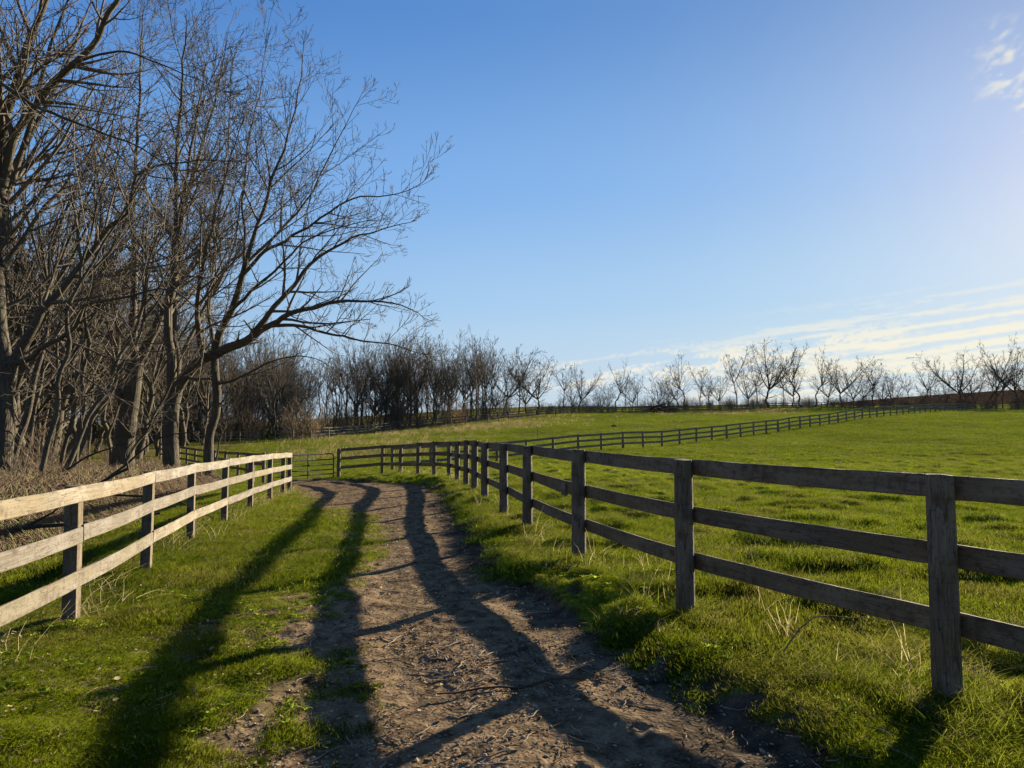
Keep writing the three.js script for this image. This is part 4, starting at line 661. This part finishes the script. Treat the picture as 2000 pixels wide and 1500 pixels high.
  // fallen leaves, chips and crumbs of earth on the track
  const leaf = (() => { const g = new THREE.BufferGeometry(); g.setAttribute('position', new THREE.Float32BufferAttribute([-0.5, 0, 0, -0.18, 0.1, 0.28, 0.22, 0.02, 0.24, 0.5, 0.14, 0.02, 0.2, 0.05, -0.26, -0.2, 0.13, -0.22, 0, 0.0, 0], 3)); g.setIndex([6, 0, 1, 6, 1, 2, 6, 2, 3, 6, 3, 4, 6, 4, 5, 6, 5, 0]); g.computeVertexNormals(); return g; })();
  const clod = (() => { const g = new THREE.IcosahedronGeometry(0.5, 1), p = g.attributes.position; for (let i = 0; i < p.count; i++) { const x = p.getX(i), y = p.getY(i), z = p.getZ(i), s = 0.75 + 0.55 * vnoise(x * 3 + 9, y * 3 + z * 4 + 5); p.setXYZ(i, x * s, y * s * 0.7, z * s); } g.computeVertexNormals(); return g; })();
  const twigG = (() => { const b = new Builder(); b.tube([[-0.5, 0, 0], [-0.2, 0.02, 0.05], [0.15, 0.015, -0.03], [0.5, 0.03, 0.06]], [0.02, 0.022, 0.018, 0.012], 4); return b.geometry(); })();
  const leaves = [], clods = [], twigs = [];
  spread(60000, 2.2, 32, 0.75, (x, d) => { const e = earth(x, d), k = track(x, d); if (k.end < 0.5 || k.l < -3 || k.r < -0.7) return; if (r() > (0.3 + 0.45 * e) * (0.25 + 1.3 * smoothstep(fbm(x * 0.9 + 51, d * 0.9, 3), 0.38, 0.66))) return; const s = (0.012 + r() * r() * 0.04) * (1 + d * 0.02), y = r(); const c = y < 0.5 ? mix3([0.2, 0.13, 0.075], [0.36, 0.26, 0.16], r()) : y < 0.8 ? mix3([0.07, 0.05, 0.035], [0.16, 0.11, 0.07], r()) : mix3([0.4, 0.32, 0.22], [0.5, 0.44, 0.34], r()); leaves.push([x, surfaceY(x, d) + 0.004, -d, r() * 6.28, s, s * (0.8 + r()), (r() - 0.5) * 0.9, (r() - 0.5) * 0.9, ...c]); });
  spread(60000, 2.2, 30, 0.7, (x, d) => { const e = earth(x, d), k = track(x, d); if (e < 0.3) return; const gr = fbm(x * 1.4 + 8, d * 1.4, 2); if (r() > 0.06 + 1.7 * smoothstep(gr, 0.46, 0.72)) return; const s = 0.006 + r() * r() * r() * 0.04; const c = mix3([0.1, 0.072, 0.05], [0.32, 0.23, 0.15], r()); clods.push([x, surfaceY(x, d) + s * 0.12, -d, r() * 6.28, s, s * 0.8, (r() - 0.5), (r() - 0.5), ...c]); });
  spread(3400, 2.2, 26, 0.75, (x, d) => { const k = track(x, d); if (k.l < -1.5 || k.r < -0.9 || k.end < 0.5) return; const s = 0.05 + r() * r() * 0.25, c = mix3([0.12, 0.085, 0.055], [0.36, 0.28, 0.19], r()); twigs.push([x, surfaceY(x, d) + 0.008, -d, r() * 6.28, s, s, (r() - 0.5) * 0.15, (r() - 0.5) * 0.15, ...c]); });
  for (let i = 0; i < 2600; i++) { const d = 2.2 * Math.pow(10, r()), x = lerp(interp(TL, d) - 2.6, interp(TR, d), r()), e = earth(x, d), s = 0.018 + r() * r() * 0.04, c = mix3([0.2, 0.14, 0.08], [0.42, 0.33, 0.2], r()); leaves.push([x, surfaceY(x, d) + 0.01 + 0.03 * (1 - e) * r(), -d, r() * 6.28, s, s * (0.8 + r()), (r() - 0.5) * 1.4, (r() - 0.5) * 1.4, ...c]); }
  spread(16000, 13, 31, 1, (x, d) => { const e = earth(x, d); if (e < 0.4) return; const s = 0.03 + r() * 0.05, c = mix3([0.13, 0.09, 0.055], [0.42, 0.31, 0.19], r()); leaves.push([x, surfaceY(x, d) + 0.006, -d, r() * 6.28, s, s * (0.8 + r()), (r() - 0.5), (r() - 0.5), ...c]); });
  scatter('leaf_litter', 'scraps of dead leaves strewn over the dirt track', 'leaves', leaf, M.deadLeaf, leaves);
  scatter('earth_crumbs', 'crumbs and clods of trodden earth on the track', 'earth', clod, std({ roughness: 1 }), clods);
  scatter('twig_litter', 'thin broken twigs scattered on the track', 'twigs', twigG, std({ roughness: 0.95 }), twigs);

  // brambles: arching brown canes filling the strip behind the pale fence
  const cane = [0, 1].map((v) => { const b = new Builder(); for (let k = 0; k < 13; k++) { const w = r() * 6.28, L = 0.7 + r() * 0.9, h = 0.35 + r() * 0.6, x0 = (r() - 0.5) * 0.6, z0 = (r() - 0.5) * 0.6, pts = []; for (let s = 0; s <= 6; s++) { const t = s / 6; pts.push([x0 + Math.cos(w + t * 0.5) * L * t, -0.05 + h * 4 * t * (1.02 - t) * (0.8 + 0.2 * r()) + (r() - 0.5) * 0.06, z0 + Math.sin(w + t * 0.5) * L * t]); } b.tube(pts, taper(7, 0.009, 0.004), 3); } return b.geometry(); });
  const brA = [], brB = [];
  for (let i = 0; i < 6500; i++) { const d = 3.5 + Math.pow(r(), 0.8) * 42, e = interp([[-6.8, 3], [-7.4, 7], [-8.4, 11.7], [-9.6, 17.3], [-10.6, 23.7], [-13.6, 31], [-17, 38], [-24, 48]], d), x = e - r() * 1.2 - Math.pow(r(), 1.6) * 9; if (fbm(x * 0.5 + 3, d * 0.5, 2) < 0.36) continue; const c = r() < 0.3 ? mix3([0.14, 0.13, 0.05], [0.24, 0.21, 0.09], r()) : mix3([0.11, 0.065, 0.042], [0.26, 0.175, 0.11], r()); (r() < 0.5 ? brA : brB).push([x, groundY(x, d), -d, r() * 6.28, 0.7 + r() * 0.6, 0.35 + r() * 0.55, 0, 0, ...c]); }
  for (let i = 0; i < 8200; i++) { const d = 4 + Math.pow(r(), 0.9) * 20, e = interp([[-6.6, 3], [-7.2, 7], [-8.2, 11.7], [-9.6, 17.3], [-11.2, 23.7]], d), x = e - Math.pow(r(), 1.2) * 6.5; if (fbm(x * 0.7 + 13, d * 0.7, 2) < 0.34) continue; const c = r() < 0.25 ? mix3([0.13, 0.13, 0.045], [0.26, 0.25, 0.09], r()) : mix3([0.085, 0.05, 0.03], [0.24, 0.155, 0.095], r()); (r() < 0.5 ? brA : brB).push([x, groundY(x, d), -d, r() * 6.28, 0.6 + r() * 0.5, 0.45 + r() * 0.65, 0, 0, ...c]); }
  scatter('bramble_thicket', 'reddish brown bramble thicket behind the pale fence', 'brambles', cane[0], std({ roughness: 0.9 }), brA);
  scatter('bramble_thicket', 'tangled dead canes mixed through the thicket by the wood', 'brambles', cane[1], std({ roughness: 0.9 }), brB);
}

// ------------------------------------------------------------------ single things lying about
function branchThing(name, label, category, lines, mat, at) {
  const r = rng(lines.length * 13 + Math.round(at[0] * -7)), root = thing(name, label, category, undefined, [at[0], surfaceY(at[0], at[1]), -at[1]]);
  lines.forEach(([r0, r1, pts], k) => { const l = smoothLine(pts, 0.15, r, 0.05), b = new Builder(); b.tube(l.pts, taper(l.pts.length, r0, r1), 7, 1, 1, true); mesh(k ? 'branch' : 'stem', b.geometry(), mat, root); });
  return root;
}
branchThing('fallen_branch', 'dark forked fallen branch arching out of the brambles behind the pale fence', 'branch', [
  [0.055, 0.03, [[0, -0.05, 0], [0.5, 0.25, 0], [0.95, 0.55, 0.05], [1.35, 0.95, 0], [1.75, 1.15, -0.05]]], [0.035, 0.01, [[0.9, 0.5, 0], [1.3, 0.62, 0.1], [2.0, 0.6, 0.15], [2.9, 0.5, 0.2], [3.6, 0.15, 0.2]]], [0.03, 0.01, [[1.35, 0.95, 0], [1.8, 1.35, -0.1], [2.3, 1.75, -0.2], [3.1, 1.95, -0.3]]], [0.022, 0.007, [[1.75, 1.15, 0], [1.7, 1.5, 0], [1.95, 1.8, 0.05]]]], M.deadBranch, [-9.6, 14.6]);
branchThing('fallen_branch', 'low dead branch lying on the brambles close behind the pale fence', 'branch', [
  [0.05, 0.015, [[0, 0.0, 0], [0.6, 0.28, 0.1], [1.3, 0.45, 0.1], [2.2, 0.5, 0.0], [3.0, 0.62, -0.2]]], [0.02, 0.008, [[1.2, 0.45, 0.1], [1.7, 0.75, 0.1], [2.3, 0.9, 0.2]]]], M.deadBranch, [-8.3, 10.6]);
branchThing('fallen_branch', 'crooked dead limb resting among trunks near the thick tree', 'branch', [
  [0.06, 0.02, [[0, 0, 0], [0.9, 0.5, 0], [1.8, 0.8, 0.1], [2.7, 1.4, 0.1], [3.3, 1.6, 0]]], [0.03, 0.008, [[1.8, 0.8, 0.1], [2.4, 0.9, 0.3], [3.4, 0.7, 0.4]]]], M.deadBranch, [-14.2, 19.5]);
branchThing('stick', 'peeled brown stick lying across the dirt track', 'stick', [[0.006, 0.011, [[-0.5, 0.012, 0.1], [-0.25, 0.018, 0.03], [0, 0.025, 0], [0.25, 0.03, -0.06], [0.55, 0.02, -0.14]]]], std({ map: barkCol, roughness: 0.9, color: new THREE.Color().setRGB(0.9, 0.7, 0.5) }), [0.0, 4.95]);
branchThing('bramble_cane', 'single thorny cane arching over the grass between the near posts of the dark fence', 'cane', [[0.006, 0.003, [[0, 0, 0], [0.1, 0.2, 0.03], [0.28, 0.33, 0.05], [0.5, 0.31, 0.08], [0.72, 0.27, 0.1]]], [0.003, 0.002, [[0.28, 0.33, 0.05], [0.4, 0.42, 0], [0.55, 0.4, -0.05]]]], M.shrub, [1.92, 5.2]);
{ const g = new THREE.SphereGeometry(1, 20, 10), p = g.attributes.position; for (let i = 0; i < p.count; i++) { const x = p.getX(i), y = p.getY(i), z = p.getZ(i), s = 0.85 + 0.3 * vnoise(x * 2 + 5, z * 2 + y); p.setXYZ(i, x * s, y * s, z * s); } g.computeVertexNormals(); const m = mesh('earth_mound', g, std({ color: new THREE.Color().setRGB(0.05, 0.04, 0.03), roughness: 1, bumpMap: soilBump, bumpScale: 0.03 })); m.scale.set(0.42, 0.24, 0.35); m.position.set(12.2, groundY(12.2, 85), -85); tag(m, 'small dark mound of earth on the far green slope', 'mound'); }
{ const b = new Builder(); b.tube([[0, -0.3, 0], [0, 0.5, 0.01], [0.02, 0.9, 0]], [0.035, 0.033, 0.03], 6, 1, 1, true); const m = mesh('stake', b.geometry(), M.darkBoard); m.position.set(2.6, groundY(2.6, 72), -72); tag(m, 'lone short stake standing in the pasture beyond the long fence', 'stake'); }
{ // heap of cut branches against the crest fence
  const r = rng(909), root = thing('brush_pile', 'dark heap of cut branches against the crest fence', 'brush pile', undefined, [30.5, groundY(30.5, 146), -146]);
  for (let k = 0; k < 60; k++) { const b = new Builder(), w = r() * 6.28, x = (r() - 0.5) * 6, z = (r() - 0.5) * 1.6, h = 1.9 * (1 - (x / 3.6) ** 2) * r(), L = 0.8 + r() * 1.4, e = (r() - 0.5) * 0.8; b.tube([[x - Math.cos(w) * L, Math.max(0.05, h - e), z - Math.sin(w) * L * 0.5], [x, h + 0.1, z], [x + Math.cos(w) * L, Math.max(0.05, h + e), z + Math.sin(w) * L * 0.5]], [0.07, 0.06, 0.03], 5); mesh('branch', b.geometry(), M.deadBranch, root); }
}
renderer.render(scene, camera);
